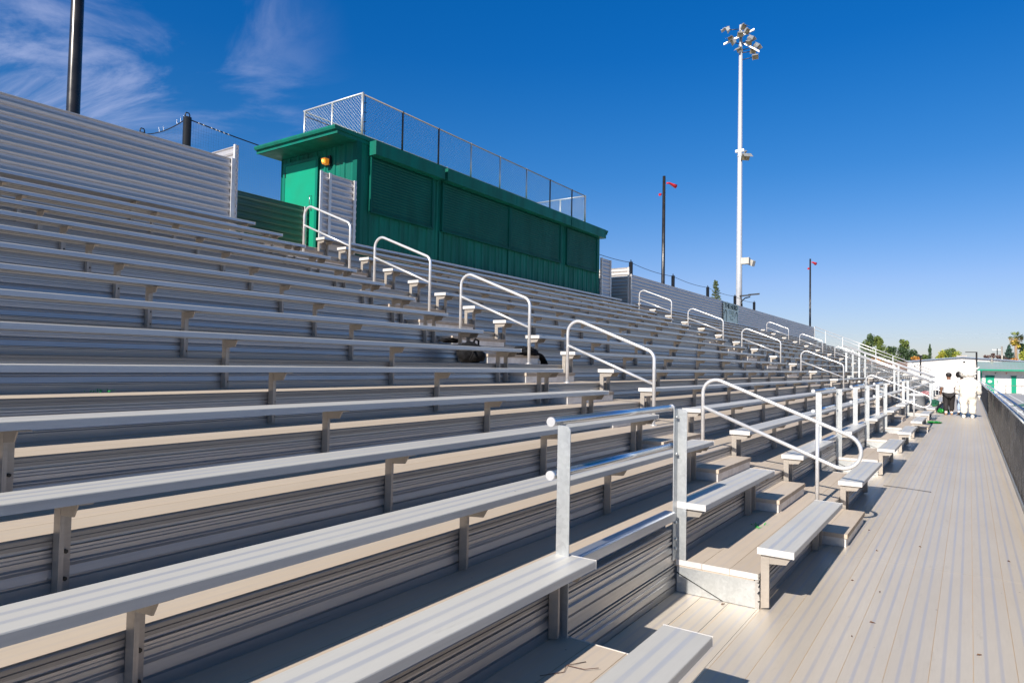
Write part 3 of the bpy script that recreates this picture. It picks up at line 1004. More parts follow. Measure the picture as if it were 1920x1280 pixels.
# roof fence
rf = thing('roof_fence', 'chain-link fence with steel posts round the press box roof', 'fence', (PX, 9.52, 6.405))
FH = 0.87
mb = MB()
chainlink(mb, (0.02, 0, 0.02), (0, 1, 0), (0, 0, 1), 9.8, FH - 0.03, 0.078, 0.0026)
chainlink(mb, (0.02, 0, 0.02), (-1, 0, 0), (0, 0, 1), 1.88, FH - 0.03, 0.078, 0.0036)
chainlink(mb, (-1.86, 0, 0.02), (0, 1, 0), (0, 0, 1), 9.8, FH - 0.03, 0.078, 0.0015)
chainlink(mb, (0.02, 9.8, 0.02), (-1, 0, 0), (0, 0, 1), 1.88, FH - 0.03, 0.078, 0.0026)
mb.build('chain_link', M['galv'], rf)
DK = simple('weathered_dark_steel', (0.05, 0.045, 0.045), None, 0.5, 0.3)
for i in range(9):
    y = [0.0, 1.20, 2.43, 3.69, 4.96, 6.27, 7.57, 8.91, 9.8][i]
    dark = i in (1, 2, 6, 7)
    mb = MB(); mb.tube([(0.02, y, 0), (0.02, y, FH + 0.02)], 0.030 if i in (0, 8) else 0.022, 10)
    mb.build('post', DK if dark else M['galv'], rf)
for (px_, py) in ((-0.93, 0.0), (-1.86, 0.0), (-1.86, 2.43), (-1.86, 4.96), (-1.86, 7.57), (-1.86, 9.8), (-0.93, 9.8)):
    mb = MB(); mb.tube([(px_, py, 0), (px_, py, FH + 0.02)], 0.022, 8)
    mb.build('post', M['galv'], rf)
mb = MB(); mb.tube([(0.02, 0.0, FH), (0.02, 9.8, FH)], 0.017, 8); mb.build('top_rail', M['leg'], rf)
mb = MB(); mb.tube([(0.04, 0.0, FH + 0.02), (-1.90, 0.0, FH + 0.02)], 0.021, 8); mb.build('top_rail', M['mast'], rf)
mb = MB(); mb.tube([(-1.86, 0.0, FH), (-1.86, 9.8, FH)], 0.017, 8); mb.build('top_rail', M['galv'], rf)
mb = MB(); mb.tube([(0.02, 9.8, FH), (-1.86, 9.8, FH)], 0.019, 8); mb.build('top_rail', M['mast'], rf)
mb = MB(); mb.tube([(-1.80, 0.0, FH - 0.12), (-0.93, 0.0, FH * 0.42)], 0.012, 6); mb.build('brace', M['bolt'], rf)
mb = MB()
for zz in (0.1, 0.3, 0.5, 0.7): 
    mb.wire((-0.02, -0.01, zz), (0.06, 0.08, zz), 0.009)
mb.wire((0.02, 0.07, 0.02), (0.02, 0.07, FH), 0.008)
mb.build('tension_bar', M['bolt'], rf)

# ------------------------------------------------------------------ netting behind the stand
NY = [7.72, 13.5, 19.2, 24.95, 30.7, 36.46, 42.58, 48.65, 53.86]
NX, NZ = -13.0, 6.92
NL = ['black netting post left of the press box', '', '', '', 'first black netting post right of the press box', 'second black netting post right of the press box',
      'black netting post just left of the small conifer top', 'black netting post left of the tall mast', 'black netting post right of the tall mast']
for i, y in enumerate(NY):
    if i in (1, 2, 3): continue
    mb = MB(); mb.tube([(0, 0, 0), (0, 0, 7.80)], 0.085 if i == 0 else 0.10, 14)
    t = thing('netting_post', NL[i], 'post', (NX, y, -0.9), 'black posts carrying the netting')
    mb.build('pole', M['black'], t)
    mb = MB(); mb.tube([(0, -0.05, 7.80), (0, -0.05, 7.86), (0, -0.03, 7.90), (0, 0.03, 7.90), (0, 0.05, 7.86), (0, 0.05, 7.80)], 0.014, 6)
    mb.build('eye_bolt', M['black'], t)
t = thing('netting_post', 'black netting post top peeping over the left back screen', 'post', (-14.87, 7.69, -0.9), 'black posts carrying the netting')
mb = MB(); mb.tube([(0, 0, 0), (0, 0, 7.80)], 0.07, 14); mb.build('pole', M['black'], t)
mb = MB(); mb.tube([(0, -0.05, 7.80), (0, -0.05, 7.86), (0, -0.03, 7.90), (0, 0.03, 7.90), (0, 0.05, 7.86), (0, 0.05, 7.80)], 0.014, 6); mb.build('eye_bolt', M['black'], t)
nt_ = thing('netting', 'fine black ball netting hung from a rope behind the stand', 'netting', (NX, 7.72, 0))
M['net'] = simple('netting_cord', (0.10, 0.17, 0.30), None, 0.7)
mb = MB()
def sag(a_, b_, y): 
    f = (y - a_) / (b_ - a_)
    return NZ - 0.05 - 0.10 * 4 * f * (1 - f)
y = 7.80
while y < 12.2:
    mb.wire((NX, y, 3.9), (NX, y, sag(7.72, 13.5, y) + 0.0), 0.0017); y += 0.06
z = 4.0
while z < 6.75:
    mb.wire((NX, 7.80, z), (NX, 12.2, z), 0.0017); z += 0.06
x = -14.8
while x < NX:
    mb.wire((x, 7.70, 4.6), (x, 7.70, 6.85 - 0.10 * 4 * ((x + 14.87) / 1.87) * (1 - (x + 14.87) / 1.87)), 0.0017); x += 0.06
z = 4.7
while z < 6.8:
    mb.wire((-14.8, 7.70, z), (NX, 7.70, z), 0.0017); z += 0.06
mb.v = [(a_[0] - NX, a_[1] - 7.72, a_[2]) for a_ in mb.v]
mb.build('net_mesh', M['net'], nt_)
mb = MB()
for i in range(len(NY) - 1):
    a_, b_ = NY[i], NY[i + 1]
    mb.tube([(0, a_ - 7.72 + (b_ - a_) * k / 10, sag(a_, b_, a_ + (b_ - a_) * k / 10)) for k in range(11)], 0.014, 6)
mb.tube([(-1.87 * k / 10, -0.02, 6.87 - 0.10 * 4 * (k / 10) * (1 - k / 10)) for k in range(11)], 0.012, 6)
mb.build('rope', M['black'], nt_)
mb = MB()
for k in (0.035, 0.05, 0.075, 0.09, 0.10, 0.115, 0.13):
    yy = 7.72 + 5.78 * k * 1.3
    mb.tube([(0, yy - 7.72 - 0.02, sag(7.72, 13.5, yy)), (0, yy - 7.72 + 0.02, sag(7.72, 13.5, yy))], 0.017, 6)
for k in (0.05, 0.12, 0.2, 0.5, 0.6): 
    mb.wire((-1.87 * k, -0.02, 6.86 - 0.4 * k * (1 - k)), (-1.87 * k - 0.03, -0.02, 6.99 - 0.4 * k * (1 - k)), 0.004)
mb.build('tie', M['end'], nt_)

# ------------------------------------------------------------------ tall poles and mast
PO = [(6.09, 20.0, 'tall dark bronze pole rising out of view behind the left back screen'),
      (38.70, 13.42, 'dark bronze pole with a red horn, left of the floodlight mast'),
      (84.30, 14.74, 'dark bronze pole with a red horn, right of the floodlight mast')]
for i, (y, zt, lab) in enumerate(PO):
    t = thing('speaker_pole', lab, 'pole', (-14.5, y, -0.9), 'dark poles behind the stand')
    mb = MB(); mb.tube([(0, 0, 0), (0, 0, 7), (0, 0, zt + 0.9)], 0.12, 16, radii=[0.15, 0.128 if i == 0 else 0.115, 0.09])
    mb.build('pole', M['pole_dark'], t)
    if i:
        s = 0.6 if i == 1 else 0.85
        mb = MB()
        zz = zt + 0.9
        mb.tube([(0.12, 0.15, zz - 0.42), (0.20, 0.35, zz - 0.38), (0.34, 0.60, zz - 0.46), (0.46, 0.80, zz - 0.52)], 0.1, 12, radii=[0.05, 0.10 * s, 0.15 * s, 0.22 * s])
        mb.build('horn', M['red'], t)
        mb = MB(); mb.tube([(-0.12, -0.18, zz - 1.15), (-0.16, -0.30, zz - 1.20)], 0.09, 10, radii=[0.12 * s, 0.14 * s])
        mb.build('beacon', M['red'], t)
M['beige'] = simple('beige_plastic', (0.50, 0.47, 0.41), None, 0.6)
t = thing('floodlight_mast', 'very tall galvanised floodlight mast standing behind the back screen', 'floodlight mast', (-14.5, 55, -0.9))
mb = MB(); mb.tube([(0, 0, 0), (0, 0, 12), (0, 0, 30.9)], 0.2, 20, radii=[0.27, 0.23, 0.125]); mb.build('mast', M['mast'], t)
mb = MB(); mb.tube([(0, 0, 28.6), (0, 0, 28.75)], 0.19, 16); mb.tube([(0, 0, 19.9), (0, 0, 20.02)], 0.22, 16); mb.build('collar', M['mast'], t)
M['housing'] = simple('floodlight_housing', (0.42, 0.42, 0.41), (0.30, 0.30, 0.29), 0.45, 0.4)
def flood(parent, c, yaw, tilt, s=0.5):
    """box floodlight with a visor; yaw about z (0 = facing +X), tilt down"""
    mt = Matrix.Translation(Vector(c)) @ Matrix.Rotation(yaw, 4, 'Z') @ Matrix.Rotation(tilt, 4, 'Y')
    mb = MB()
    w, h, d = 0.36 * s, 0.30 * s, 0.30 * s
    # tapering housing
    mb.add([(-d, -w * .55, -h * .5), (-d, w * .55, -h * .5), (-d, w * .55, h * .5), (-d, -w * .55, h * .5), (d * .4, -w, -h), (d * .4, w, -h), (d * .4, w, h), (d * .4, -w, h)],
           [(0, 1, 2, 3), (4, 7, 6, 5), (0, 4, 5, 1), (1, 5, 6, 2), (2, 6, 7, 3), (3, 7, 4, 0)])
    # visor
    mb.add([(d * .4, -w, h), (d * .4, w, h), (d * 2.2, w, h * .9), (d * 2.2, -w, h * .9), (d * .4, -w, h * 1.06), (d * .4, w, h * 1.06), (d * 2.2, w, h * .96), (d * 2.2, -w, h * .96)],
           [(0, 1, 2, 3), (4, 7, 6, 5), (0, 4, 5, 1), (1, 5, 6, 2), (2, 6, 7, 3), (3, 7, 4, 0)])
    mb.add([(-d, -w * .2, h * .3), (-d, w * .2, h * .3), (-d * .2, w * .2, h * 1.5), (-d * .2, -w * .2, h * 1.5), (-d * .6, 0, h * 1.5), (-d * 1.4, 0, h)], [(0, 1, 2, 3), (3, 2, 4), (0, 3, 4, 5)])
    mb.v = [tuple(mt @ Vector(p)) for p in mb.v]
    f = mb.build('floodlight', M['housing'], parent)
    mb = MB(); mb.add([(d * .42, -w * .92, -h * .9), (d * .42, w * .92, -h * .9), (d * .42, w * .92, h * .9), (d * .42, -w * .92, h * .9)], [(0, 1, 2, 3)])
    mb.v = [tuple(mt @ Vector(p)) for p in mb.v]
    mb.build('lens', M['glass_d'], f)
fx = [(-15.71, 29.82, 190), (-15.43, 29.07, 250), (-14.31, 29.82, -25), (-13.84, 29.10, -20), (-14.44, 28.98, -60), (-15.08, 28.45, 215), (-14.57, 27.82, 250),
      (-13.54, 28.43, 60), (-13.14, 27.87, 55), (-13.80, 28.29, -70), (-13.53, 27.63, -60), (-13.26, 27.01, -80)]
for i, (x_, z_, yw) in enumerate(fx):
    lx, lz = (x_ + 14.5) * 0.88 + 0.02, (z_ - 28.6) * 0.93 + 28.65 + 0.9
    ly = random.uniform(-0.5, 0.4)
    flood(t, (lx, ly, lz), R(yw), R(32 + random.uniform(-8, 12)), 0.68)
    mb = MB(); mb.tube([(0, 0, lz - 0.1), (lx * 0.55, ly * 0.5, lz - 0.05), (lx, ly, lz)], 0.035, 6); mb.build('arm', M['bolt'], t)
mb = MB(); mb.obox((-0.15, 0, 29.95), (1.25, 0, 0.30), (0, 0.07, 0), (0, 0, 0.07)); mb.obox((0.75, 0, 28.9), (0.75, 0, -0.6), (0, 0.07, 0), (0, 0, 0.07)); mb.build('crossarm', M['mast'], t)
mb = MB(); mb.box(-0.35, 0.35, -0.12, 0.12, 20.3, 20.5); mb.build('crossarm', M['mast'], t)
flood(t, (0.45, -0.1, 19.85), R(-50), R(40), 1.0)
mb = MB(); mb.box(0.22, 0.86, -0.35, 0.15, 11.02, 11.52)
mb.obox((0.80, 0.25, 11.20), (0.26, 0.12, -0.12), (0.05, 0.2, 0), (0.06, 0, 0.22)); mb.build('loudspeaker', M['beige'], t)
mb = MB(); mb.box(0.0, 1.2, -0.40, -0.36, 11.05, 11.5); mb.build('loudspeaker_grille', simple('grille', (0.5, 0.48, 0.42), None, 0.7), t) if False else None
for c_, yw in (((0.55, -0.2, 8.45), 0.1), ((1.15, 0.1, 8.55), -0.5)):
    mb = MB(); mb.obox(c_, (0.42, 0.1, 0.03), (-0.1, 0.35, 0.02), (0, 0, 0.045)); mb.build('flat_floodlight', M['bolt'], t)
mb = MB(); mb.tube([(0.2, 0, 8.0), (0.5, -0.1, 8.25), (0.9, 0, 8.35)], 0.05, 6); mb.tube([(0.2, -0.1, 8.0), (0.25, -0.1, 7.6)], 0.09, 8); mb.build('arm', M['bolt'], t)

# ------------------------------------------------------------------ banner
bn = thing('banner', 'pale green cloth banner reading THE HERD tied on the far back screen', 'banner', (-9.43, 34.15, 4.06))
mb = MB()
nx_, nz_ = 14, 8
vs = []; fs = []
for j in range(nz_ + 1):
    for i in range(nx_ + 1):
        yy = 2.68 * i / nx_; zz = 1.04 * j / nz_ - (0.02 * math.sin(i * 1.3) if j in (0, nz_) else 0)
        vs.append((0.018 + 0.010 * math.sin(i * 1.1 + j * 0.7), yy, zz))
for j in range(nz_):
    for i in range(nx_):
        a_ = j * (nx_ + 1) + i
        fs.append((a_, a_ + 1, a_ + nx_ + 2, a_ + nx_ + 1))
mb.add(vs, fs, 0, True); mb.add([(v_[0] - 0.004, v_[1], v_[2]) for v_ in vs], [tuple(reversed(f)) for f in fs], 0, True)
BANN = simple('banner_cloth', (0.66, 0.78, 0.71), (0.58, 0.69, 0.63), 0.8, 0, (3, 3, 3))
INK = simple('banner_ink', (0.045, 0.075, 0.07), None, 0.8)
mb.build('cloth', BANN, bn)
def text(parent, body, size, loc, rot, mat, depth=0.002, bold=0.0, sx=1.0):
    cu = bpy.data.curves.new('lettering', 'FONT')
    cu.body = body; cu.size = size; cu.align_x = 'CENTER'; cu.align_y = 'CENTER'; cu.extrude = depth; cu.offset = bold
    o = bpy.data.objects.new('lettering', cu)
    me = bpy.data.meshes.new_from_object(o)
    bpy.data.objects.remove(o); bpy.data.curves.remove(cu)
    me.name = 'lettering'
    me.materials.clear(); me.materials.append(mat)
    ob = bpy.data.objects.new('lettering', me); COL.objects.link(ob); ob.parent = parent
    ob.location = loc; ob.rotation_euler = rot; ob.scale = (sx, 1, 1)
    return ob
text(bn, 'THE HERD', 0.36, (0.034, 1.34, 0.84), (R(90), 0, R(90)), INK, 0.002, 0.006, 1.35)
mb = MB()
for yc in (0.38, 2.32):
    path = [(0.036, yc + 0.17 * math.cos(a), 0.42 + 0.20 * math.sin(a)) for a in [math.pi * 1.05 - math.pi * 1.05 * k / 12 for k in range(13)]]
    path.append((0.036, yc + 0.12, 0.05))
    mb.tube(path, 0.03, 6)
mb.v = [(0.034 + (p[0] - 0.036) * 0.05, p[1], p[2]) for p in mb.v]
mb.build('horn_emblem', INK, bn)
mb = MB()
random.seed(3)
for r_ in range(5):
    z_ = 0.58 - r_ * 0.105
    y_ = 0.95
    while y_ < 1.85:
        w_ = random.uniform(0.05, 0.13)
        if random.random() < 0.75: mb.box(0.031, 0.034, y_, y_ + w_, z_, z_ + 0.045)
        y_ += w_ + 0.05
mb.build('faded_lettering', simple('faded_ink', (0.20, 0.27, 0.24), None, 0.8), bn)
mb = MB()
for k in range(8): mb.tube([(0.03, 0.035, 0.07 + k * 0.13), (0.042, 0.035, 0.07 + k * 0.13)], 0.026, 8)
mb.build('eyelet', M['bolt'], bn)

# ------------------------------------------------------------------ walkway fence
wf = thing('walkway_fence', 'black meshed chain-link fence along the right edge of the walkway', 'fence', (1.55, -2.0, 0))
mb = MB()
mb.box(0.012, 0.014, 0, 62, 0.02, 0.98)
m, nt, b = principled('windscreen_mesh', (0.018, 0.019, 0.022), 0.75)
f1 = noise_fac(nt, (20, 1.2, 1.6), 5, 0.65, 0.35, 0.7)
f2 = noise_fac(nt, (90, 40, 40), 2, 0.6, 0.45, 0.75)
nt.links.new(mixc(nt, f2, mixc(nt, f1, (0.022, 0.022, 0.026), (0.07, 0.07, 0.075)), (0.16, 0.16, 0.165)), b.inputs['Base Color'])
bump(nt, b, f2, 0.6, 0.01)
mb.build('windscreen', m, wf)
BL = simple('black_vinyl_wire', (0.22, 0.22, 0.225), (0.40, 0.40, 0.41), 0.25, 0.7)
mb = MB()
chainlink(mb, (0, 0, 0.02), (0, 1, 0), (0, 0, 1), 34, 1.02, 0.085, 0.0038)
mb.build('chain_link', BL, wf)
mb = MB()
# twisted selvage along the top
y = 0.0
while y < 34:
    mb.wire((0.002, y, 1.03), (-0.004, y + 0.02, 1.075), 0.0028); mb.wire((-0.004, y + 0.02, 1.075), (0.006, y + 0.045, 1.03), 0.0028)
    y += 0.072
mb.build('selvage', M['galv'], wf)
mb = MB(); mb.tube([(0.035, 0, 1.045), (0.035, 62, 1.045)], 0.021, 10); mb.build('top_rail', M['pipe_shiny'], wf)
mb = MB(); mb.tube([(0.15, 0, 1.10), (0.15, 62, 1.10)], 0.022, 10); mb.build('grab_rail', M['pipe_shiny'], wf)
for k in range(22):
    y = 0.8 + 2.9 * k
    mb = MB(); mb.tube([(0.06, y, 0), (0.06, y, 1.06)], 0.024, 8); mb.build('post', M['galv'], wf)
    mb = MB(); mb.box(0.06, 0.15, y - 0.01, y + 0.01, 1.07, 1.085); mb.build('rail_bracket', M['galv'], wf)
mb = MB(); mb.box(-0.02, 0.03, 0, 62, -0.06, 0.012); mb.build('kerb_angle', M['galv'], wf)

# ------------------------------------------------------------------ court beyond the fence
WL = simple('white_line_paint', (0.74, 0.74, 0.72), (0.6, 0.6, 0.6), 0.8)
mb = MB(); mb.box(2.4, 40, 30, 104, -0.898, -0.894)
M['court'] = simple('court_surface', (0.33, 0.325, 0.335), (0.29, 0.285, 0.295), 0.9, 0, (0.3, 0.3, 0.3))
tag(mb.build('court', M['court']), kind='structure')
mb = MB(); mb.box(3.68, 3.80, 32, 101.8, -0.892, -0.889); mb.box(4.80, 4.92, 74, 101.8, -0.892, -0.889)
mb.box(6.9, 7.02, 74, 101.8, -0.892, -0.889)
cx_, cy_, rx_, ry_ = 10.0, 66.0, 6.3, 11.0
def ell(k, rx, ry, n=64): 
    a_ = 2 * math.pi * k / n
    return (cx_ + rx * math.cos(a_), cy_ + ry * math.sin(a_))
for k in range(64):
    p, q, r_, s_ = ell(k, rx_, ry_), ell(k + 1, rx_, ry_), ell(k + 1, rx_ - 0.12, ry_ - 0.35), ell(k, rx_ - 0.12, ry_ - 0.35)
    mb.add([(*p, -0.889), (*q, -0.889), (*r_, -0.889), (*s_, -0.889)], [(0, 1, 2, 3)])
mb.box(3.80, 24, 64.2, 64.9, -0.884, -0.881)
tag(mb.build('court_markings', WL), kind='structure')
mb = MB(); mb.add([(*ell(k, rx_ - 0.12, ry_ - 0.35), -0.887) for k in range(64)], [tuple(range(64))])
tag(mb.build('painted_court_circle', simple('court_green', (0.055, 0.15, 0.11), None, 0.85)), kind='structure')

# low fence before the concession building
t = thing('court_fence', 'low pipe fence in front of the green-roofed building', 'fence', (2.4, 104.2, -0.9))
for k in range(10):
    mb = MB(); mb.tube([(0.2 + 2.0 * k + 0.1, 0, 0), (0.2 + 2.0 * k + 0.1, 0, 1.05)], 0.04, 8); mb.build('post', M['leg'], t)
mb = MB(); mb.tube([(0, 0, 1.03), (22, 0, 1.03)], 0.03, 8); mb.build('rail', M['leg'], t)
t = thing('utility_box', 'beige equipment box beside the low court fence', 'box', (6.25, 103.4, -0.9))
mb = MB(); mb.box(0, 1.6, 0, 0.9, 0, 0.95); mb.build('case', M['white'], t)
mb = MB(); mb.box(-0.03, 1.63, -0.03, 0.93, 0.952, 1.03); mb.build('lid', M['leg'], t)

# ------------------------------------------------------------------ concession building
WALLW = simple('white_stucco', (0.66, 0.62, 0.575), (0.62, 0.58, 0.54), 0.85, 0, (0.5, 0.5, 0.5))
SBG = 108.0
t = thing('concession_building', 'single-storey white building with green metal roof and green doors', 'building', (2.15, SBG, -0.9))
mb = MB(); mb.box(0, 16, 0.0, 7, 0, 3.05); mb.build('wall', WALLW, t)
RG = simple('green_metal_roof', (0.30, 0.42, 0.34), (0.38, 0.42, 0.42), 0.4, 0.2, (0.25, 0.25, 0.25))
mb = MB()
mb.add([(-0.35, -1.3, 3.02), (16.4, -1.3, 3.02), (16.4, 3.5, 4.10), (-0.35, 3.5, 4.10), (-0.35, 8.2, 3.02), (16.4, 8.2, 3.02),
        (-0.35, -1.3, 2.94), (16.4, -1.3, 2.94), (16.4, 8.2, 2.94), (-0.35, 8.2, 2.94)],
       [(0, 1, 2, 3), (3, 2, 5, 4), (6, 9, 8, 7), (0, 6, 7, 1), (4, 5, 8, 9), (0, 3, 4, 9, 6), (1, 7, 8, 5, 2)])
for k in range(42):
    x_ = -0.3 + 0.4 * k
    mb.obox((x_, 1.1, 3.575), (0.012, 0, 0), (0, 2.4, 0.54), (0, 0, 0.03))
roof = mb.build('roof', RG, t)
mb = MB(); mb.box(-0.38, 16.4, -1.40, -1.31, 2.86, 3.05); mb.build('gutter', M['greendoor'], t)
mb = MB(); mb.box(0.02, 0.14, -1.30, -0.9, 2.7, 2.85); mb.box(0.02, 0.14, -0.12, -0.01, 0, 2.85); mb.build('downpipe', M['greendoor'], t)
for x0_, x1_ in ((0.53, 1.48), (3.26, 3.78)):
    mb = MB(); mb.box(x0_, x1_, -0.06, -0.002, 0.02, 2.15); d = mb.build('door', M['greendoor'], t)
    mb = MB(); mb.box(x0_ - 0.05, x1_ + 0.05, -0.08, -0.0, 2.16, 2.24); mb.build('door_frame', M['greend'], t)
    if x0_ < 1:
        mb = MB(); mb.add([(1.0 + 0.24 * math.cos(2 * math.pi * k / 20), -0.068, 1.45 + 0.17 * math.sin(2 * math.pi * k / 20)) for k in range(20)], [tuple(range(20))])
        mb.build('oval_sign', M['white'], d)
tx = text(t, '2', 0.42, (1.78, -0.012, 1.42), (R(90), 0, 0), M['greendoor'], 0.004, 0.012)
for x_, mt_ in ((1.6, M['bolt']), (2.75, M['red'])):
    mb = MB(); mb.tube([(x_, -0.10, 2.56), (x_, -0.002, 2.56)], 0.075, 10); mb.build('alarm_bell', mt_, t)
mb = MB(); mb.box(4.75, 6.1, -0.05, -0.002, 1.1, 1.9); mb.build('window', simple('window_shutter', (0.4, 0.43, 0.41), None, 0.5), t)
mb = MB(); mb.tube([(1.3, 3.5, 4.05), (1.3, 3.5, 4.55)], 0.08, 8); mb.tube([(1.3, 3.5, 4.5), (1.3, 3.5, 4.65)], 0.13, 8); mb.tube([(1.3, 3.4, 4.05), (1.3, 3.4, 4.2)], 0.18, 8); mb.build('roof_vent', M['red'] if False else M['leg'], t)

# big white hall
t = thing('white_hall', 'large plain white hall with a very low gable and blue-grey roof edge', 'building', (0, 135, -0.9))
mb = MB()
mb.prism([(-8.0, 0, 0), (15.5, 0, 0), (15.5, 0, 3.9), (-0.05, 0, 5.02), (-8.0, 0, 4.22)], (0, 22, 0))
mb.build('wall', WALLW, t)
mb = MB()
for (xa, za, xb, zb) in ((-8.15, 4.24, -0.05, 5.06), (-0.05, 5.06, 15.7, 3.93)):
    mb.prism([(xa, -0.35, za), (xb, -0.35, zb), (xb, -0.35, zb + 0.17), (xa, -0.35, za + 0.17)], (0, 22.6, 0))
mb.build('roof', simple('blue_grey_roof', (0.20, 0.25, 0.33), None, 0.5), t)
mb = MB(); mb.box(0.05, 0.35, -0.2, -0.002, 4.30, 4.45); mb.build('wall_lamp', M['bolt'], t)
mb = MB(); mb.box(-7.0, -6.8, -0.2, -0.002, 3.45, 3.6); mb.build('wall_lamp', M['bolt'], t)
mb = MB(); mb.box(1.55, 1.85, -0.12, -0.002, 1.55, 1.75); mb.build('wall_lamp', M['bolt'], t)
mb = MB(); mb.box(-0.9, 0.6, 2.5, 3.6, 4.9, 5.5); mb.build('roof_unit', M['leg'], t)
# brown-roofed house behind the hall, at the left
t = thing('brown_roof_house', 'low brown-roofed house among the trees left of the white hall', 'building', (-17, 138, -0.9))
mb = MB(); mb.box(0, 8.8, 0, 8, 0, 2.9); mb.build('wall', WALLW, t)
mb = MB(); mb.prism([(-0.4, -0.4, 2.9), (-0.4, 8.4, 2.9), (-0.4, 4, 4.3)], (9.6, 0, 0)); mb.build('roof', simple('brown_roof', (0.20, 0.12, 0.085), None, 0.85), t)

# light poles and utility poles
t = thing('lamp_post', 'dark lamp post with a long left arm before the white hall', 'street lamp', (1.5, 75, -0.9))
mb = MB(); mb.tube([(0, 0, 0), (0, 0, 4.5)], 0.07, 8); mb.build('post', M['pole_dark'], t)
mb = MB(); mb.box(-0.86, 0.05, -0.05, 0.05, 4.43, 4.50); mb.build('lamp_arm', M['pole_dark'], t)
t = thing('lamp_post', 'short dark post with a flat top lamp, left of the walking people', 'street lamp', (-3.7, 90, -0.9))
mb = MB(); mb.tube([(0, 0, 0), (0, 0, 4.35)], 0.085, 8); mb.build('post', M['pole_dark'], t)
mb = MB(); mb.box(-0.35, 0.2, -0.12, 0.12, 4.35, 4.46); mb.build('lamp_head', M['pole_dark'], t)
t = thing('utility_pole', 'distant utility pole with a crossarm left of the palm', 'utility pole', (5.1, 150, -0.9))
mb = MB(); mb.tube([(0, 0, 0), (0, 0, 7.0)], 0.09, 6); mb.build('pole', M['pole_dark'], t)
mb = MB(); mb.box(-0.75, 0.75, -0.05, 0.05, 6.75, 6.87); mb.build('crossarm', M['end'], t)
t = thing('utility_pole', 'distant bare tan pole nearest the palm', 'utility pole', (5.85, 149, -0.9))
mb = MB(); mb.tube([(0, 0, 0), (-0.1, 0, 7.4)], 0.14, 8); mb.build('pole', M['leg'], t)
M['cable'] = simple('pale_cable', (0.36, 0.42, 0.47), None, 0.5)
for n_, z_ in enumerate((8.92, 8.2)):
    o = MB().tube([(-60 + 10 * k, 0, z_ + 0.00012 * (10 * k - 60) ** 2) for k in range(13)], 0.016, 5).build('overhead_cable', M['cable'], None, (0, 152, 0))
    tag(o, ['upper of two thin pale cables crossing the far sky', 'lower of two thin pale cables crossing the far sky'][n_], 'cable', 'overhead cables')

# ------------------------------------------------------------------ trees
BARK = simple('bark', (0.10, 0.07, 0.05), None, 0.9)
def leaf_cluster(mb, c, rad, n, size, rnd, flat=1.0):
    for _ in range(n):
        while True:
            p = Vector((rnd.uniform(-1, 1), rnd.uniform(-1, 1), rnd.uniform(-1, 1)))
            if p.length <= 1: break
        if p.length < 0.45 and rnd.random() < 0.7: p = p.normalized() * rnd.uniform(0.6, 1)
        p = Vector((p.x * rad[0], p.y * rad[1], p.z * rad[2])) + Vector(c)
        nrm = Vector((rnd.uniform(-1, 1), rnd.uniform(-1, 1), rnd.uniform(-0.3, 1))).normalized()
        a_ = nrm.orthogonal().normalized()
        a_ = (Matrix.Rotation(rnd.uniform(0, 6.28), 3, nrm) @ a_)
        b_ = nrm.cross(a_)
        s = size * rnd.uniform(0.6, 1.3)
        mb.add([p - a_ * s, p + b_ * s * 0.55, p + a_ * s, p - b_ * s * 0.55], [(0, 1, 2, 3)])
def tree(name, label, loc, trunk_h, lobes, mats, n=420, size=0.28, seed=1, cat='tree', group='trees beyond the stadium', tr=0.22):
    rnd = random.Random(seed)
    t = thing(name, label, cat, loc, group)
    mb = MB()
    mb.tube([(0, 0, 0), (0.05, 0, trunk_h * .5), (0, 0, trunk_h)], tr, 8, radii=[tr * 1.2, tr, tr * .7])
    for c, rad in lobes:
        mb.tube([(0, 0, trunk_h * 0.75), (c[0] * .5, c[1] * .5, (trunk_h + c[2]) / 2), (c[0], c[1], c[2])], 0.07, 5, radii=[tr * .5, tr * .35, 0.03])
    mb.build('trunk', BARK, t)
    for k, mt_ in enumerate(mats):
        mb = MB()
        for q, (c, rad) in enumerate(lobes):
            if q % len(mats) != k: continue
            for _ in range(5):
                cc = (c[0] + rnd.uniform(-.6, .6) * rad[0], c[1] + rnd.uniform(-.5, .5) * rad[1], c[2] + rnd.uniform(-.6, .6) * rad[2])
                leaf_cluster(mb, cc, (rad[0] * .55, rad[1] * .55, rad[2] * .5), n // 8, size, rnd)
            leaf_cluster(mb, c, rad, n // 3, size, rnd)
        if mb.v: mb.build('crown', mt_, t)
    return t
G1 = leaf_mat('leaves_olive', (0.12, 0.15, 0.03), (0.055, 0.085, 0.02), (0.02, 0.032, 0.01))
G2 = leaf_mat('leaves_dark', (0.045, 0.075, 0.025), (0.022, 0.042, 0.016), (0.01, 0.02, 0.008))
G3 = leaf_mat('leaves_yellow', (0.30, 0.24, 0.02), (0.17, 0.20, 0.025), (0.06, 0.08, 0.012))
G4 = leaf_mat('leaves_orange', (0.40, 0.12, 0.015), (0.30, 0.17, 0.03), (0.1, 0.05, 0.015))
G5 = leaf_mat('leaves_red_brown', (0.10, 0.045, 0.03), (0.06, 0.035, 0.03), (0.03, 0.02, 0.02))
G6 = leaf_mat('leaves_bluegreen', (0.035, 0.075, 0.055), (0.02, 0.045, 0.035), (0.01, 0.02, 0.015))
zb = -0.9
def L_(x, z, rx, rz, y=0): return ((x, y, z), (rx, rx, rz))
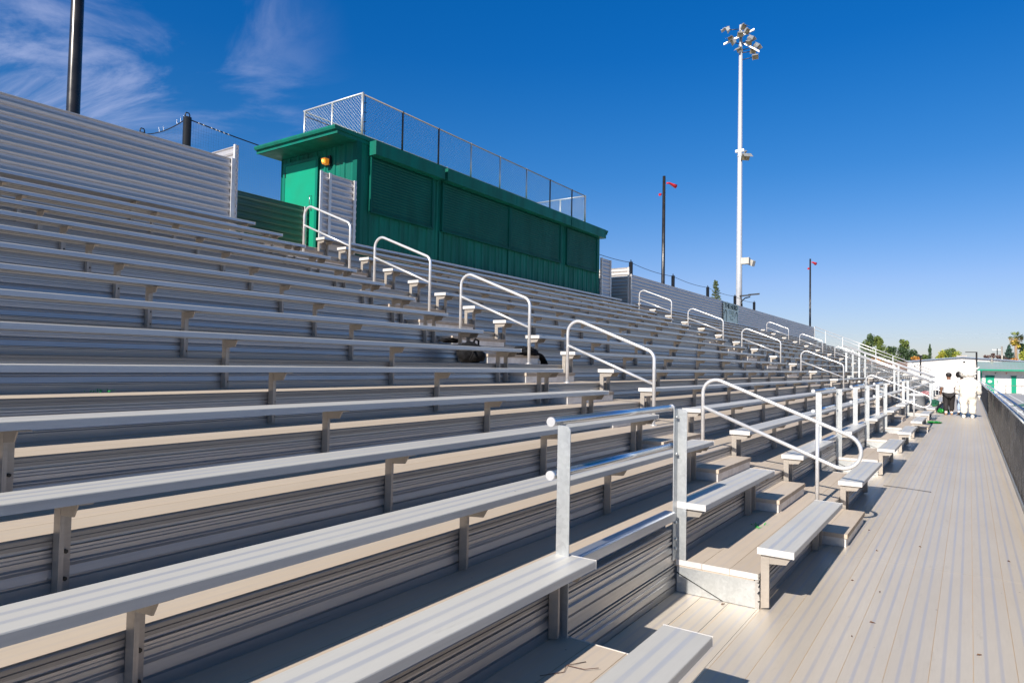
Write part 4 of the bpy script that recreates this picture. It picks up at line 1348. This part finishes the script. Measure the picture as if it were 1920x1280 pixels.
tree('broadleaf_tree', 'tall olive-green tree behind the stand end, with two leafy tips', (-15.0, 150, zb), 3.5,
     [L_(-1.0, 7.2, 1.3, 1.6), L_(-0.2, 8.6, 0.9, 1.4), L_(1.0, 8.4, 0.8, 1.2), L_(1.6, 6.5, 1.4, 1.5), L_(-1.6, 5.4, 1.7, 1.3), L_(0.4, 5.4, 2.0, 1.4), L_(2.3, 4.6, 1.5, 1.5), L_(-0.4, 3.6, 2.4, 1.4)], [G1, G2, G1], 620, 0.20, 11)
tree('yellowing_tree', 'low yellow and orange shrubby tree below the tall olive tree', (-14.3, 146, zb), 1.8,
     [L_(-1.5, 3.6, 1.2, 1.2), L_(0.2, 3.9, 1.3, 1.3), L_(1.6, 3.4, 1.3, 1.2), L_(3.0, 3.0, 1.3, 1.0)], [G3, G4, G3, G1], 520, 0.18, 12)
tree('spreading_tree', 'broad dark tree with a separate tuft on top, left of the cypress', (-9.8, 150, zb), 3,
     [L_(-1.9, 6.2, 0.9, 1.3), L_(0.3, 7.8, 0.8, 1.0), L_(-0.2, 6.6, 1.0, 1.0), L_(1.2, 6.0, 1.3, 1.0), L_(-1.6, 4.6, 1.6, 1.3), L_(0.6, 4.6, 1.9, 1.5), L_(2.3, 5.0, 1.2, 1.0), L_(-3.2, 4.0, 1.5, 1.2), L_(2.4, 3.6, 1.3, 1.3)], [G2, G1, G2], 560, 0.19, 13)
tree('hedge_tree', 'mass of mixed green bushes filling the gap under the far trees', (-15.5, 156, zb), 1.5,
     [L_(-4.6, 3.7, 1.7, 1.5), L_(-2.4, 3.6, 1.7, 1.5), L_(-0.4, 3.6, 1.7, 1.6), L_(1.8, 3.6, 1.8, 1.6), L_(4.0, 3.6, 1.7, 1.5), L_(6.2, 3.3, 1.7, 1.4)], [G1, G2], 560, 0.2, 14)
tree('autumn_shrub', 'small bright orange shrub showing over the hall roof edge', (-7.5, 146, zb), 1.5, [L_(0, 4.9, 0.7, 0.55), L_(0.7, 4.6, 0.7, 0.5)], [G4], 480, 0.13, 15)
tree('small_green_tree', 'small dull green tree over the roof just left of the cypress', (-6.1, 152, zb), 2, [L_(0, 5.4, 0.7, 0.5), L_(-0.3, 4.9, 0.9, 0.6)], [G1], 520, 0.13, 16)
tree('cypress', 'slender dark cypress standing alone above the white hall', (-5.3, 150, zb), 2,
     [L_(0, 7.1, 0.16, 0.8), L_(0, 6.2, 0.30, 0.9), L_(0, 5.2, 0.42, 1.0), L_(0, 4.0, 0.5, 1.2), L_(0.02, 2.8, 0.5, 1.2)], [G2], 520, 0.10, 17)
tree('round_tree', 'rounded yellow-green tree above the left slope of the hall roof', (-2.1, 150, zb), 2.6,
     [L_(-0.9, 6.0, 1.0, 0.9), L_(0.1, 6.4, 1.0, 0.75), L_(1.0, 5.9, 0.9, 0.8), L_(-1.5, 5.2, 0.8, 0.7), L_(0.0, 5.1, 1.4, 0.9), L_(1.6, 5.2, 0.8, 0.6)], [G3, G1, G3], 620, 0.15, 18)
tree('bare_shrub', 'sparse red-brown bushes over the right slope of the hall roof', (4.6, 150, zb), 2, [L_(-1.0, 5.4, 0.5, 0.5), L_(-0.2, 5.7, 0.5, 0.5), L_(0.7, 5.5, 0.6, 0.45), L_(1.6, 5.3, 0.6, 0.4)], [G5], 170, 0.14, 19)
tree('blue_green_conifer', 'dark blue-green conifer just left of the palm trunk', (6.75, 148, zb), 3,
     [L_(0, 7.2, 0.2, 0.5), L_(0, 6.6, 0.45, 0.5), L_(0.05, 6.0, 0.7, 0.45), L_(-0.05, 5.4, 0.95, 0.5), L_(0, 4.8, 1.1, 0.5)], [G6], 460, 0.13, 20)
tree('autumn_shrub', 'rust-coloured bushes below the palm', (7.0, 146, zb), 2, [L_(-0.6, 4.9, 0.6, 0.4), L_(0.4, 4.9, 0.6, 0.4)], [G5, G4], 300, 0.13, 21)
tree('yellow_tree', 'bright yellow tree at the right edge of the picture', (9.0, 146, zb), 2.6, [L_(-0.3, 5.6, 0.8, 0.8), L_(0.6, 6.0, 1.0, 0.9), L_(0.2, 4.9, 1.0, 0.8), L_(1.8, 5.4, 1.1, 1.2)], [G3], 560, 0.14, 22)
tree('dark_tree', 'dark green tree behind the yellow one at the right edge', (8.9, 151, zb), 4, [L_(0, 7.4, 0.8, 0.6), L_(0.9, 7.2, 0.9, 0.9), L_(0.1, 6.6, 0.6, 0.6)], [G2], 420, 0.15, 23)
# small conifer behind the back screen
rnd = random.Random(5)
t = thing('conifer', 'small conifer top showing over the far back screen, left of the mast', 'tree', (-18.0, 60, -0.9), 'trees beyond the stadium')
mb = MB(); mb.tube([(0, 0, 0), (0, 0, 9.6)], 0.12, 8, radii=[0.2, 0.03]); mb.build('trunk', BARK, t)
mb = MB()
for k in range(15):
    z_ = 7.0 + 3.55 * k / 15
    rr = 0.08 + (1 - k / 15.0) * 0.85
    nb_ = 7
    for q in range(nb_):
        a_ = rnd.uniform(0, 6.28)
        r1 = rr * rnd.uniform(0.6, 1.1)
        tip = Vector((math.cos(a_) * r1, math.sin(a_) * r1, z_ + rnd.uniform(-.05, .22)))
        for w_ in range(7):
            f = (w_ + 1) / 7
            leaf_cluster(mb, (tip.x * f, tip.y * f, z_ + (tip.z - z_) * f), (0.09, 0.09, 0.07), 5, 0.06, rnd)
mb.build('crown', leaf_mat('conifer_needles', (0.10, 0.12, 0.04), (0.05, 0.07, 0.03), (0.02, 0.03, 0.012)), t)
# palm
t = thing('palm_tree', 'fan palm with a shaggy golden skirt rising above the roofs', 'palm tree', (7.8, 150, -0.9), 'trees beyond the stadium')
mb = MB(); mb.tube([(0, 0, 0), (0.05, 0, 4), (0, 0, 8.6)], 0.2, 8, radii=[0.3, 0.22, 0.2]); mb.build('trunk', simple('palm_trunk', (0.30, 0.20, 0.13), None, 0.9), t)
def fronds(nf, el0, el1, ln, mat, name, droop):
    mb = MB()
    for k in range(nf):
        a_ = rnd.uniform(0, 6.28); el = rnd.uniform(el0, el1)
        d = Vector((math.cos(a_) * math.cos(el), math.sin(a_) * math.cos(el), math.sin(el)))
        side = d.cross(Vector((0, 0, 1)))
        if side.length < 0.1: side = Vector((1, 0, 0))
        side.normalize()
        c0 = Vector((0, 0, 8.9)) 
        st = c0 + d * ln * 0.45
        mb.wire(c0, st, 0.025)
        for j in range(9):
            f = (j - 4) / 4
            dd = (d + side * f * 0.8 + Vector((0, 0, -droop * (0.3 + abs(f))))).normalized()
            e = st + dd * ln * 0.6 * (1 - 0.25 * abs(f))
            sd_ = side.cross(dd).normalized() * 0.02 + side * 0.055
            mb.add([st, st + dd * ln * .3 + sd_, e, st + dd * ln * .3 - sd_], [(0, 1, 2, 3)])
    mb.build(name, mat, t)
fronds(26, -0.1, 1.4, 1.35, leaf_mat('palm_green', (0.14, 0.17, 0.035), (0.07, 0.09, 0.02), (0.03, 0.04, 0.015)), 'frond_crown', 0.25)
fronds(16, -0.5, 0.3, 1.35, leaf_mat('palm_gold', (0.42, 0.28, 0.10), (0.30, 0.20, 0.06), (0.12, 0.09, 0.03)), 'dry_fronds', 0.5)
fronds(16, -1.4, -0.5, 1.2, leaf_mat('palm_yellow', (0.40, 0.30, 0.03), (0.30, 0.20, 0.04), (0.10, 0.08, 0.02)), 'skirt', 0.4)
mb = MB(); leaf_cluster(mb, (-0.2, 0, 8.0), (0.7, 0.5, 0.5), 160, 0.2, rnd); leaf_cluster(mb, (0.3, 0, 7.4), (0.35, 0.35, 0.5), 60, 0.16, rnd); mb.build('hanging_leaves', bpy.data.materials['palm_yellow'], t)

# ------------------------------------------------------------------ things lying on the stand
def blob(name, loc, rad, mat, parent=None, seed=0, amp=0.25, sub=4, freq=3.0):
    bm = bmesh.new()
    bmesh.ops.create_icosphere(bm, subdivisions=sub, radius=1.0)
    off = Vector((seed * 7.1, seed * 3.3, seed))
    for v in bm.verts:
        d = v.co.normalized()
        n_ = noise.noise(d * freq + off) * amp + noise.noise(d * freq * 2.7 + off) * amp * 0.45
        v.co = Vector((d.x * rad[0], d.y * rad[1], d.z * rad[2])) * (1 + n_)
        if v.co.z < -rad[2] * 0.75: v.co.z = -rad[2] * 0.75
    for f in bm.faces: f.smooth = True
    me = bpy.data.meshes.new(name); bm.to_mesh(me); bm.free(); me.materials.append(mat)
    o = bpy.data.objects.new(name, me); COL.objects.link(o); o.location = loc
    if parent: o.parent = parent
    return o
BK = simple('black_fabric', (0.007, 0.007, 0.008), (0.014, 0.014, 0.016), 0.9, 0, (20, 20, 20), spec=0.15)
t = thing('backpack', 'black backpack slumped behind the end of the seventh bench up, by the nearest aisle', 'bag', (-4.18, 6.58, 7 * RISE + 0.003), 'belongings left in the stand')
blob('bag_body', (0, 0, 0.115), (0.12, 0.20, 0.15), BK, t, 2, 0.16)
blob('front_pocket', (0.10, 0.04, 0.08), (0.06, 0.13, 0.08), BK, t, 5, 0.12, 3)
mb = MB(); mb.tube([(0.0, 0.06, 0.24), (0.02, 0.08, 0.30), (0.02, 0.15, 0.28), (0.0, 0.17, 0.20)], 0.014, 6); mb.tube([(0.11, -0.12, 0.20), (0.17, -0.15, 0.12), (0.13, -0.17, 0.03)], 0.013, 6); mb.build('strap', BK, t)
t = thing('jacket', 'black jacket heaped over a step box in the nearest aisle, one sleeve hanging', 'clothing', (-4.30, 8.02, 7 * RISE + 0.13), 'belongings left in the stand')
blob('jacket_body', (0, 0, 0.045), (0.12, 0.26, 0.075), BK, t, 3, 0.5, 4, 2.6)
mb = MB()
for k in range(7):
    a0 = math.pi * (0.5 - 0.5 * k / 7); a1 = math.pi * (0.5 - 0.5 * (k + 1) / 7)
    p0 = (0.0, 0.20 + 0.33 * math.cos(a0), -0.12 + 0.16 * math.sin(a0)); p1 = (0.0, 0.20 + 0.33 * math.cos(a1), -0.12 + 0.16 * math.sin(a1))
    w0, w1 = 0.06 + 0.012 * math.sin(k), 0.06 + 0.012 * math.sin(k + 1)
    mb.add([(p0[0] - w0, p0[1], p0[2]), (p0[0] + w0, p0[1], p0[2]), (p1[0] + w1, p1[1], p1[2]), (p1[0] - w1, p1[1], p1[2]),
            (p0[0] - w0, p0[1], p0[2] - .03), (p0[0] + w0, p0[1], p0[2] - .03), (p1[0] + w1, p1[1], p1[2] - .03), (p1[0] - w1, p1[1], p1[2] - .03)],
           [(0, 1, 2, 3), (7, 6, 5, 4), (1, 5, 6, 2), (0, 3, 7, 4)])
mb.build('sleeve', BK, t)
o = blob('scarf', (-4.60, 6.70, 8 * RISE + 0.045), (0.07, 0.17, 0.035), BK, None, 14, 0.5)
tag(o, 'small crumpled black garment on the tread edge above the backpack', 'clothing', 'belongings left in the stand')
GS = simple('green_streamer', (0.02, 0.42, 0.05), (0.015, 0.3, 0.04), 0.5)
def streamer(loc, w, label, seed):
    rr = random.Random(seed); mb = MB()
    for _ in range(14):
        x_, y_ = rr.uniform(-.05, .05), rr.uniform(-w, w); a_ = rr.uniform(0, 3.1); l = rr.uniform(.02, .06)
        dx_, dy_ = math.cos(a_) * l, math.sin(a_) * l
        mb.add([(x_, y_, 0.004), (x_ + dy_ * .15, y_ - dx_ * .15, 0.004), (x_ + dx_, y_ + dy_, 0.004 + rr.uniform(0, .03)), (x_ + dx_ * .5 - dy_ * .1, y_ + dy_ * .5, .015)], [(0, 1, 2, 3)])
    o = mb.build('green_scrap', GS, None, loc)
    tag(o, label, 'litter', 'green paper scraps')
streamer((-0.60, 6.33, RISE), 0.10, 'shredded green scrap on the first tread beside the nearest aisle', 1)
streamer((-1.50, 8.42, 2 * RISE), 0.07, 'green scrap at the foot of a bench end past the nearest aisle', 2)
streamer((-3.70, 2.05, 6 * RISE + 0.001), 0.06, 'green scrap on the sixth tread near the left edge', 3)

# walkway litter
LF = simple('dry_leaf', (0.17, 0.09, 0.045), (0.10, 0.05, 0.03), 0.8)
lpts = [(0.21, 5.99), (0.42, 5.81), (0.45, 5.08), (0.37, 4.74), (1.03, 4.9), (1.27, 7.47), (0.11, 7.97),
        (0.59, 7.54), (-0.46, 4.81), (0.27, 7.11)]
lme = []
for q in range(3):
    mb = MB(); L0 = 0.012 + 0.004 * q
    mb.add([(-L0, 0, 0.003), (-L0 * .4, L0 * .32, 0.010), (L0 * .5, L0 * .28, 0.008), (L0, 0, 0.004), (L0 * .5, -L0 * .3, 0.012), (-L0 * .4, -L0 * .3, 0.006), (0, 0, 0.001)],
           [(0, 1, 6), (1, 2, 6), (2, 3, 6), (3, 4, 6), (4, 5, 6), (5, 0, 6)])
    lme.append(mb.mesh('dry_leaf', LF))
for i, (x_, y_) in enumerate(lpts):
    o = bpy.data.objects.new('dry_leaf', lme[i % 3]); COL.objects.link(o); o.location = (x_, y_, 0.001); o.rotation_euler = (0, 0, i * 1.7)
    tag(o, 'small curled brown leaf lying on the walkway', 'leaf', 'dry leaves on the walkway')
o = MB().tube([(0, 0, 0.004), (0.28, -0.10, 0.012), (0.60, -0.16, 0.004)], 0.0035, 5).build('thin_strand', M['bolt'], None, (-0.06, 11.20, 0))  # thin dark line laid across the planks
tag(o, 'thin dark stick lying across the walkway planks', 'strand')
o = MB().tube([(0, 0, 0.003), (-0.05, -0.10, 0.008), (-0.03, -0.16, 0.004), (-0.10, -0.26, 0.004)], 0.0018, 4).tube([(-0.05, -0.10, 0.008), (0.04, -0.09, 0.01), (0.09, -0.04, 0.012)], 0.0018, 4).build('twig', simple('twig', (0.14, 0.07, 0.05), None, 0.8), None, (-0.55, 2.92, RISE + 0.001))
tag(o, 'forked brown twig on the first tread at the bottom of the picture', 'twig')

# trash bin in the bay beside the stair
t = thing('trash_bin', 'round grey trash bin with a liner, in the bay before the stair opening', 'bin', (-0.70, 29.7, 0))
prof = [(0.25, 0), (0.27, 0.03), (0.285, 0.35), (0.30, 0.72), (0.32, 0.74), (0.32, 0.78), (0.295, 0.78), (0.28, 0.72), (0.25, 0.10), (0.0, 0.10)]
mb = MB(); vs = []; fs = []
for k in range(24):
    a_ = 2 * math.pi * k / 24
    vs += [(r_ * math.cos(a_), r_ * math.sin(a_), z_) for r_, z_ in prof]
n_ = len(prof)
for k in range(24):
    k2 = (k + 1) % 24
    for j in range(n_ - 1): fs.append((k * n_ + j, k2 * n_ + j, k2 * n_ + j + 1, k * n_ + j + 1))
mb.add(vs, fs, 0, True); mb.build('barrel', simple('grey_plastic', (0.22, 0.225, 0.235), (0.18, 0.185, 0.2), 0.6), t)
blob('liner', (0, 0, 0.78), (0.30, 0.30, 0.07), M['white'], t, 4, 0.3, 3)

# cloth and pom-poms left near the people
GC = simple('green_cloth', (0.008, 0.10, 0.055), (0.005, 0.06, 0.035), 0.8, 0, (8, 8, 8))
RC = simple('red_cloth', (0.55, 0.04, 0.06), (0.7, 0.4, 0.4), 0.8, 0, (6, 6, 6))
tag(blob('garment', (-0.12, 29.6, 0.52), (0.16, 0.30, 0.12), GC, None, 21, 0.4), 'dark green cloth heaped on a front-row bench end near the people', 'clothing')
tag(blob('garment', (-0.55, 33.6, 0.72), (0.22, 0.40, 0.13), RC, None, 22, 0.5), 'red and white clothing piled on a bench behind the green cloth', 'clothing')
GP = simple('green_tinsel', (0.01, 0.30, 0.03), (0.005, 0.16, 0.02), 0.3)
tag(blob('green_bottle', (0.10, 32.4, 0.10), (0.20, 0.26, 0.11), GP, None, 23, 0.3), 'shiny green bundle on the walkway beside the tan shoes', 'bundle')
tag(blob('green_scrap', (0.02, 25.9, 0.035), (0.20, 0.22, 0.035), GP, None, 24, 0.3), 'green tinsel strip on the walkway beside a front bench', 'litter')
tag(blob('green_scrap', (-0.08, 28.6, 0.46), (0.07, 0.20, 0.03), GP, None, 25, 0.3), 'green scrap on a front-row bench end before the people', 'litter')

# ------------------------------------------------------------------ people
SKN = simple('brown_skin', (0.23, 0.115, 0.07), (0.20, 0.10, 0.06), 0.5, 0, (4, 4, 4))
TEE = simple('white_tshirt', (0.80, 0.80, 0.80), (0.74, 0.74, 0.74), 0.85, 0, (5, 5, 5))
PNT = simple('black_trousers', (0.02, 0.017, 0.018), None, 0.8, 0, (6, 6, 6))
JNS = simple('light_jeans', (0.28, 0.36, 0.50), (0.36, 0.44, 0.56), 0.8, 0, (6, 6, 6))
TAN = simple('tan_shoes', (0.34, 0.19, 0.10), None, 0.7)
HAIR = simple('black_hair', (0.012, 0.009, 0.008), None, 0.6, 0, (30, 30, 30))
FUR = simple('white_fur', (0.76, 0.72, 0.66), (0.68, 0.63, 0.55), 0.95, 0, (7, 7, 7))
def skin_obj(name, verts, edges, mat, parent, sub=2, disp=0.0, seed=0):
    """verts: list of (x,y,z,rx,ry)"""
    me = bpy.data.meshes.new(name)
    me.from_pydata([v[:3] for v in verts], edges, [])
    o = bpy.data.objects.new(name, me); COL.objects.link(o)
    md = o.modifiers.new('skin', 'SKIN'); md.use_smooth_shade = True
    if not me.skin_vertices: 
        bm = bmesh.new(); bm.from_mesh(me); bm.verts.layers.skin.verify(); bm.to_mesh(me); bm.free()
    for i, v in enumerate(verts):
        me.skin_vertices[0].data[i].radius = (v[3], v[4])
        me.skin_vertices[0].data[i].use_root = (i == 0)
    ss = o.modifiers.new('sub', 'SUBSURF'); ss.levels = sub; ss.render_levels = sub
    dg = bpy.context.evaluated_depsgraph_get(); dg.update()
    nm = bpy.data.meshes.new_from_object(o.evaluated_get(dg))
    bpy.data.objects.remove(o); bpy.data.meshes.remove(me)
    if disp:
        for v in nm.vertices:
            n_ = noise.noise(Vector(v.co) * 7 + Vector((seed, 0, 0))) * disp + noise.noise(Vector(v.co) * 22) * disp * .5
            v.co += Vector(v.normal) * n_
    nm.name = name; nm.materials.clear(); nm.materials.append(mat)
    nm.polygons.foreach_set('use_smooth', [True] * len(nm.polygons))
    ob = bpy.data.objects.new(name, nm); COL.objects.link(ob); ob.parent = parent
    return ob
def hand_chain(V, E, wrist, w_i, down, side, fwd):
    """palm and five fingers continuing from the wrist vertex"""
    wrist, down, side, fwd = Vector(wrist), Vector(down).normalized(), Vector(side).normalized(), Vector(fwd).normalized()
    p = wrist + down * 0.055
    V.append((*p, 0.036, 0.017)); pi_ = len(V) - 1; E.append((w_i, pi_))
    for k, (off, ln) in enumerate(((-0.030, 0.060), (-0.010, 0.072), (0.010, 0.068), (0.029, 0.052))):
        a_ = p + down * 0.035 + fwd * off
        b_ = a_ + down * ln * .5 + side * 0.006
        c_ = b_ + down * ln * .45 + side * 0.018
        i0 = len(V)
        V += [(*a_, 0.0095, 0.0095), (*b_, 0.0085, 0.0085), (*c_, 0.007, 0.007)]
        E += [(pi_, i0), (i0, i0 + 1), (i0 + 1, i0 + 2)]
    a_ = p + fwd * 0.042 + down * 0.005; b_ = a_ + fwd * 0.012 + down * 0.035; i0 = len(V)
    V += [(*a_, 0.011, 0.011), (*b_, 0.009, 0.009)]
    E += [(pi_, i0), (i0, i0 + 1)]
def person(loc, label, h, lean, hairspec, top, trousers, shoes, wide=1.0, socks=True):
    t = thing('person', label, 'person', loc, 'people walking away along the walkway')
    s = h / 1.7
    def P(x_, y_, z_, rx, ry): return (x_ * s, y_ * s, z_ * s, rx * s * wide, ry * s * wide)
    V = [P(0, 0, 0.95, .13, .10), P(0, .01, 1.15, .115, .09), P(0, .0, 1.32, .13, .09), P(0, 0, 1.42, .06, .055), P(0, .01, 1.49, .05, .05),
         P(0, .02, 1.57, .072, .085), P(0, .025, 1.65, .065, .08)]
    E = [(0, 1), (1, 2), (2, 3), (3, 4), (4, 5), (5, 6)]
    for sg in (-1, 1):
        i0 = len(V)
        V += [P(.16 * sg, 0, 1.37, .055, .055), P(.24 * sg, -.01, 1.12, .042, .042), P(.27 * sg, .06, .90, .026, .03)]
        E += [(2, i0), (i0, i0 + 1), (i0 + 1, i0 + 2)]
        hand_chain(V, E, V[i0 + 2][:3], i0 + 2, (0.02 * sg, .15, -1), (-sg, 0, 0), (0, 1, 0))
        i1 = len(V)
        st = 0.10 * sg
        V += [P(.09 * sg, 0, .86, .09, .09), P(.10 * sg, .03 + st * .3, .50, .06, .062), P(.10 * sg, -.02 + st, .10, .038, .04), P(.11 * sg, .10 + st, .04, .04, .028)]
        E += [(0, i1), (i1, i1 + 1), (i1 + 1, i1 + 2), (i1 + 2, i1 + 3)]
    body = skin_obj('body', V, E, SKN, t)
    # ears, nose and mouth on the far side of the head
    for sg in (-1, 1): blob('ear', (0.075 * sg * s, 0.02 * s, 1.58 * s), (.012, .02, .03), SKN, body, 1, .05, 2)
    blob('nose', (0, .125 * s, 1.57 * s), (.014, .02, .02), SKN, body, 1, .05, 2)
    blob('mouth', (0, .112 * s, 1.525 * s), (.025, .01, .008), RC, body, 1, .05, 2)
    for sg in (-1, 1): blob('eye', (0.03 * sg * s, .108 * s, 1.605 * s), (.013, .008, .008), M['white'], body, 1, .0, 2)
    # t-shirt
    V = [P(0, 0, 0.84, .165, .14), P(0, 0, 0.96, .16, .13), P(0, .005, 1.12, .145, .115), P(0, 0, 1.30, .155, .11), P(0, 0, 1.41, .085, .07)]
    E = [(0, 1), (1, 2), (2, 3), (3, 4)]
    for sg in (-1, 1):
        i0 = len(V)
        V += [P(.17 * sg, 0, 1.365, .075, .075), P(.225 * sg, -.01, 1.17, .070, .070), P(.235 * sg, -.01, 1.11, .068, .068)]
        E += [(3, i0), (i0, i0 + 1), (i0 + 1, i0 + 2)]
    skin_obj('shirt', V, E, top, t, 2, 0.006)
    V = [P(0, -.01, 0.92, .155, .13)]; E = []
    for sg in (-1, 1):
        i1 = len(V); st = 0.10 * sg
        V += [P(.085 * sg, -.01, .84, .115, .125), P(.10 * sg, .02 + st * .3, .50, .088, .085), P(.10 * sg, -.02 + st, .14, .066, .066)]
        E += [(0, i1), (i1, i1 + 1), (i1 + 1, i1 + 2)]
    skin_obj('trousers', V, E, trousers, t, 2, 0.008)
    for sg in (-1, 1):
        st = 0.10 * sg
        mb = MB(); mb.tube([P(.10 * sg, -.02 + st, .06, 0, 0)[:3], P(.10 * sg, -.02 + st, .15, 0, 0)[:3]], .05 * s, 10); mb.build('sock', M['white'], t)
        mb = MB(); mb.tube([(.105 * sg * s, (-.09 + st) * s, .045 * s), (.105 * sg * s, (.0 + st) * s, .05 * s), (.11 * sg * s, (.12 + st) * s, .036 * s), (.11 * sg * s, (.20 + st) * s, .03 * s)], .05, 10, radii=[.035 * s, .05 * s, .045 * s, .028 * s]); mb.build('shoe', shoes, t)
    c, r = hairspec
    hr = blob('hair', (c[0] * s, c[1] * s, c[2] * s), tuple(a_ * s for a_ in r), HAIR, t, 31, 0.12, 4, 5)
    return t
pa = person((0.30, 31.4, 0), 'person in a white T-shirt and loose black trousers, short dark hair, seen from behind', 1.64, 0, ((0, -.005, 1.625), (.105, .11, .095)), TEE, PNT, TAN, 1.32)
pb_ = person((0.72, 32.15, 0), 'person with big rounded black hair and light jeans, mostly hidden by the white costume', 1.66, 0, ((-.02, 0, 1.62), (.19, .18, .155)), TEE, JNS, TAN, 1.0)
pa.rotation_euler = (0, 0, R(4))
# costumed person
t = thing('person', 'person in a bulky shaggy white fur costume with a round head, seen from behind', 'person', (0.93, 30.1, 0), 'people walking away along the walkway')
V = [(0, 0, 0.86, .25, .23), (0, 0, 1.08, .275, .25), (0, 0, 1.30, .26, .21), (0, 0.0, 1.44, .16, .15)]
E = [(0, 1), (1, 2), (2, 3)]
for sg in (-1, 1):
    i0 = len(V)
    V += [(.26 * sg, 0, 1.34, .12, .12), (.33 * sg, .02, 1.08, .10, .10), (.34 * sg, .10, .86, .08, .08)]
    E += [(2, i0), (i0, i0 + 1), (i0 + 1, i0 + 2)]
    i1 = len(V); st = .05 * sg
    V += [(.12 * sg, 0, .74, .165, .17), (.135 * sg, st, .42, .125, .125), (.135 * sg, st - .02, .13, .105, .105)]
    E += [(0, i1), (i1, i1 + 1), (i1 + 1, i1 + 2)]
skin_obj('body', V, E, FUR, t, 3, 0.028, 3)
hd = blob('costume_head', (0, 0, 1.68), (.255, .24, .235), FUR, t, 41, 0.16, 5, 6)
for sg in (-1, 1):
    mb = MB(); mb.tube([(.20 * sg, 0, 1.80), (.30 * sg, -.01, 1.84), (.355 * sg, -.01, 1.90)], .03, 8, radii=[.05, .03, .008]); mb.build('ear_tuft', FUR, t)
    # fur mitt with five stubby fingers
    V = [(.34 * sg, .11, .86, .07, .06), (.345 * sg, .13, .77, .06, .045)]; E = [(0, 1)]
    for k, (fx_, ln) in enumerate(((-.035, .075), (-.012, .09), (.012, .085), (.034, .065))):
        i0 = len(V); V += [(.345 * sg, .13 + fx_, .73, .015, .015), (.335 * sg, .135 + fx_, .73 - ln, .013, .013)]; E += [(1, i0), (i0, i0 + 1)]
    i0 = len(V); V += [(.33 * sg, .185, .78, .016, .016), (.325 * sg, .205, .74, .014, .014)]; E += [(1, i0), (i0, i0 + 1)]
    skin_obj('mitt', V, E, FUR, t, 2)
    st = .05 * sg
    mb = MB(); mb.tube([(.135 * sg, st - .12, .045), (.135 * sg, st, .05), (.14 * sg, st + .14, .04), (.14 * sg, st + .22, .03)], .06, 10, radii=[.045, .065, .06, .035]); mb.build('shoe', M['white'], t)
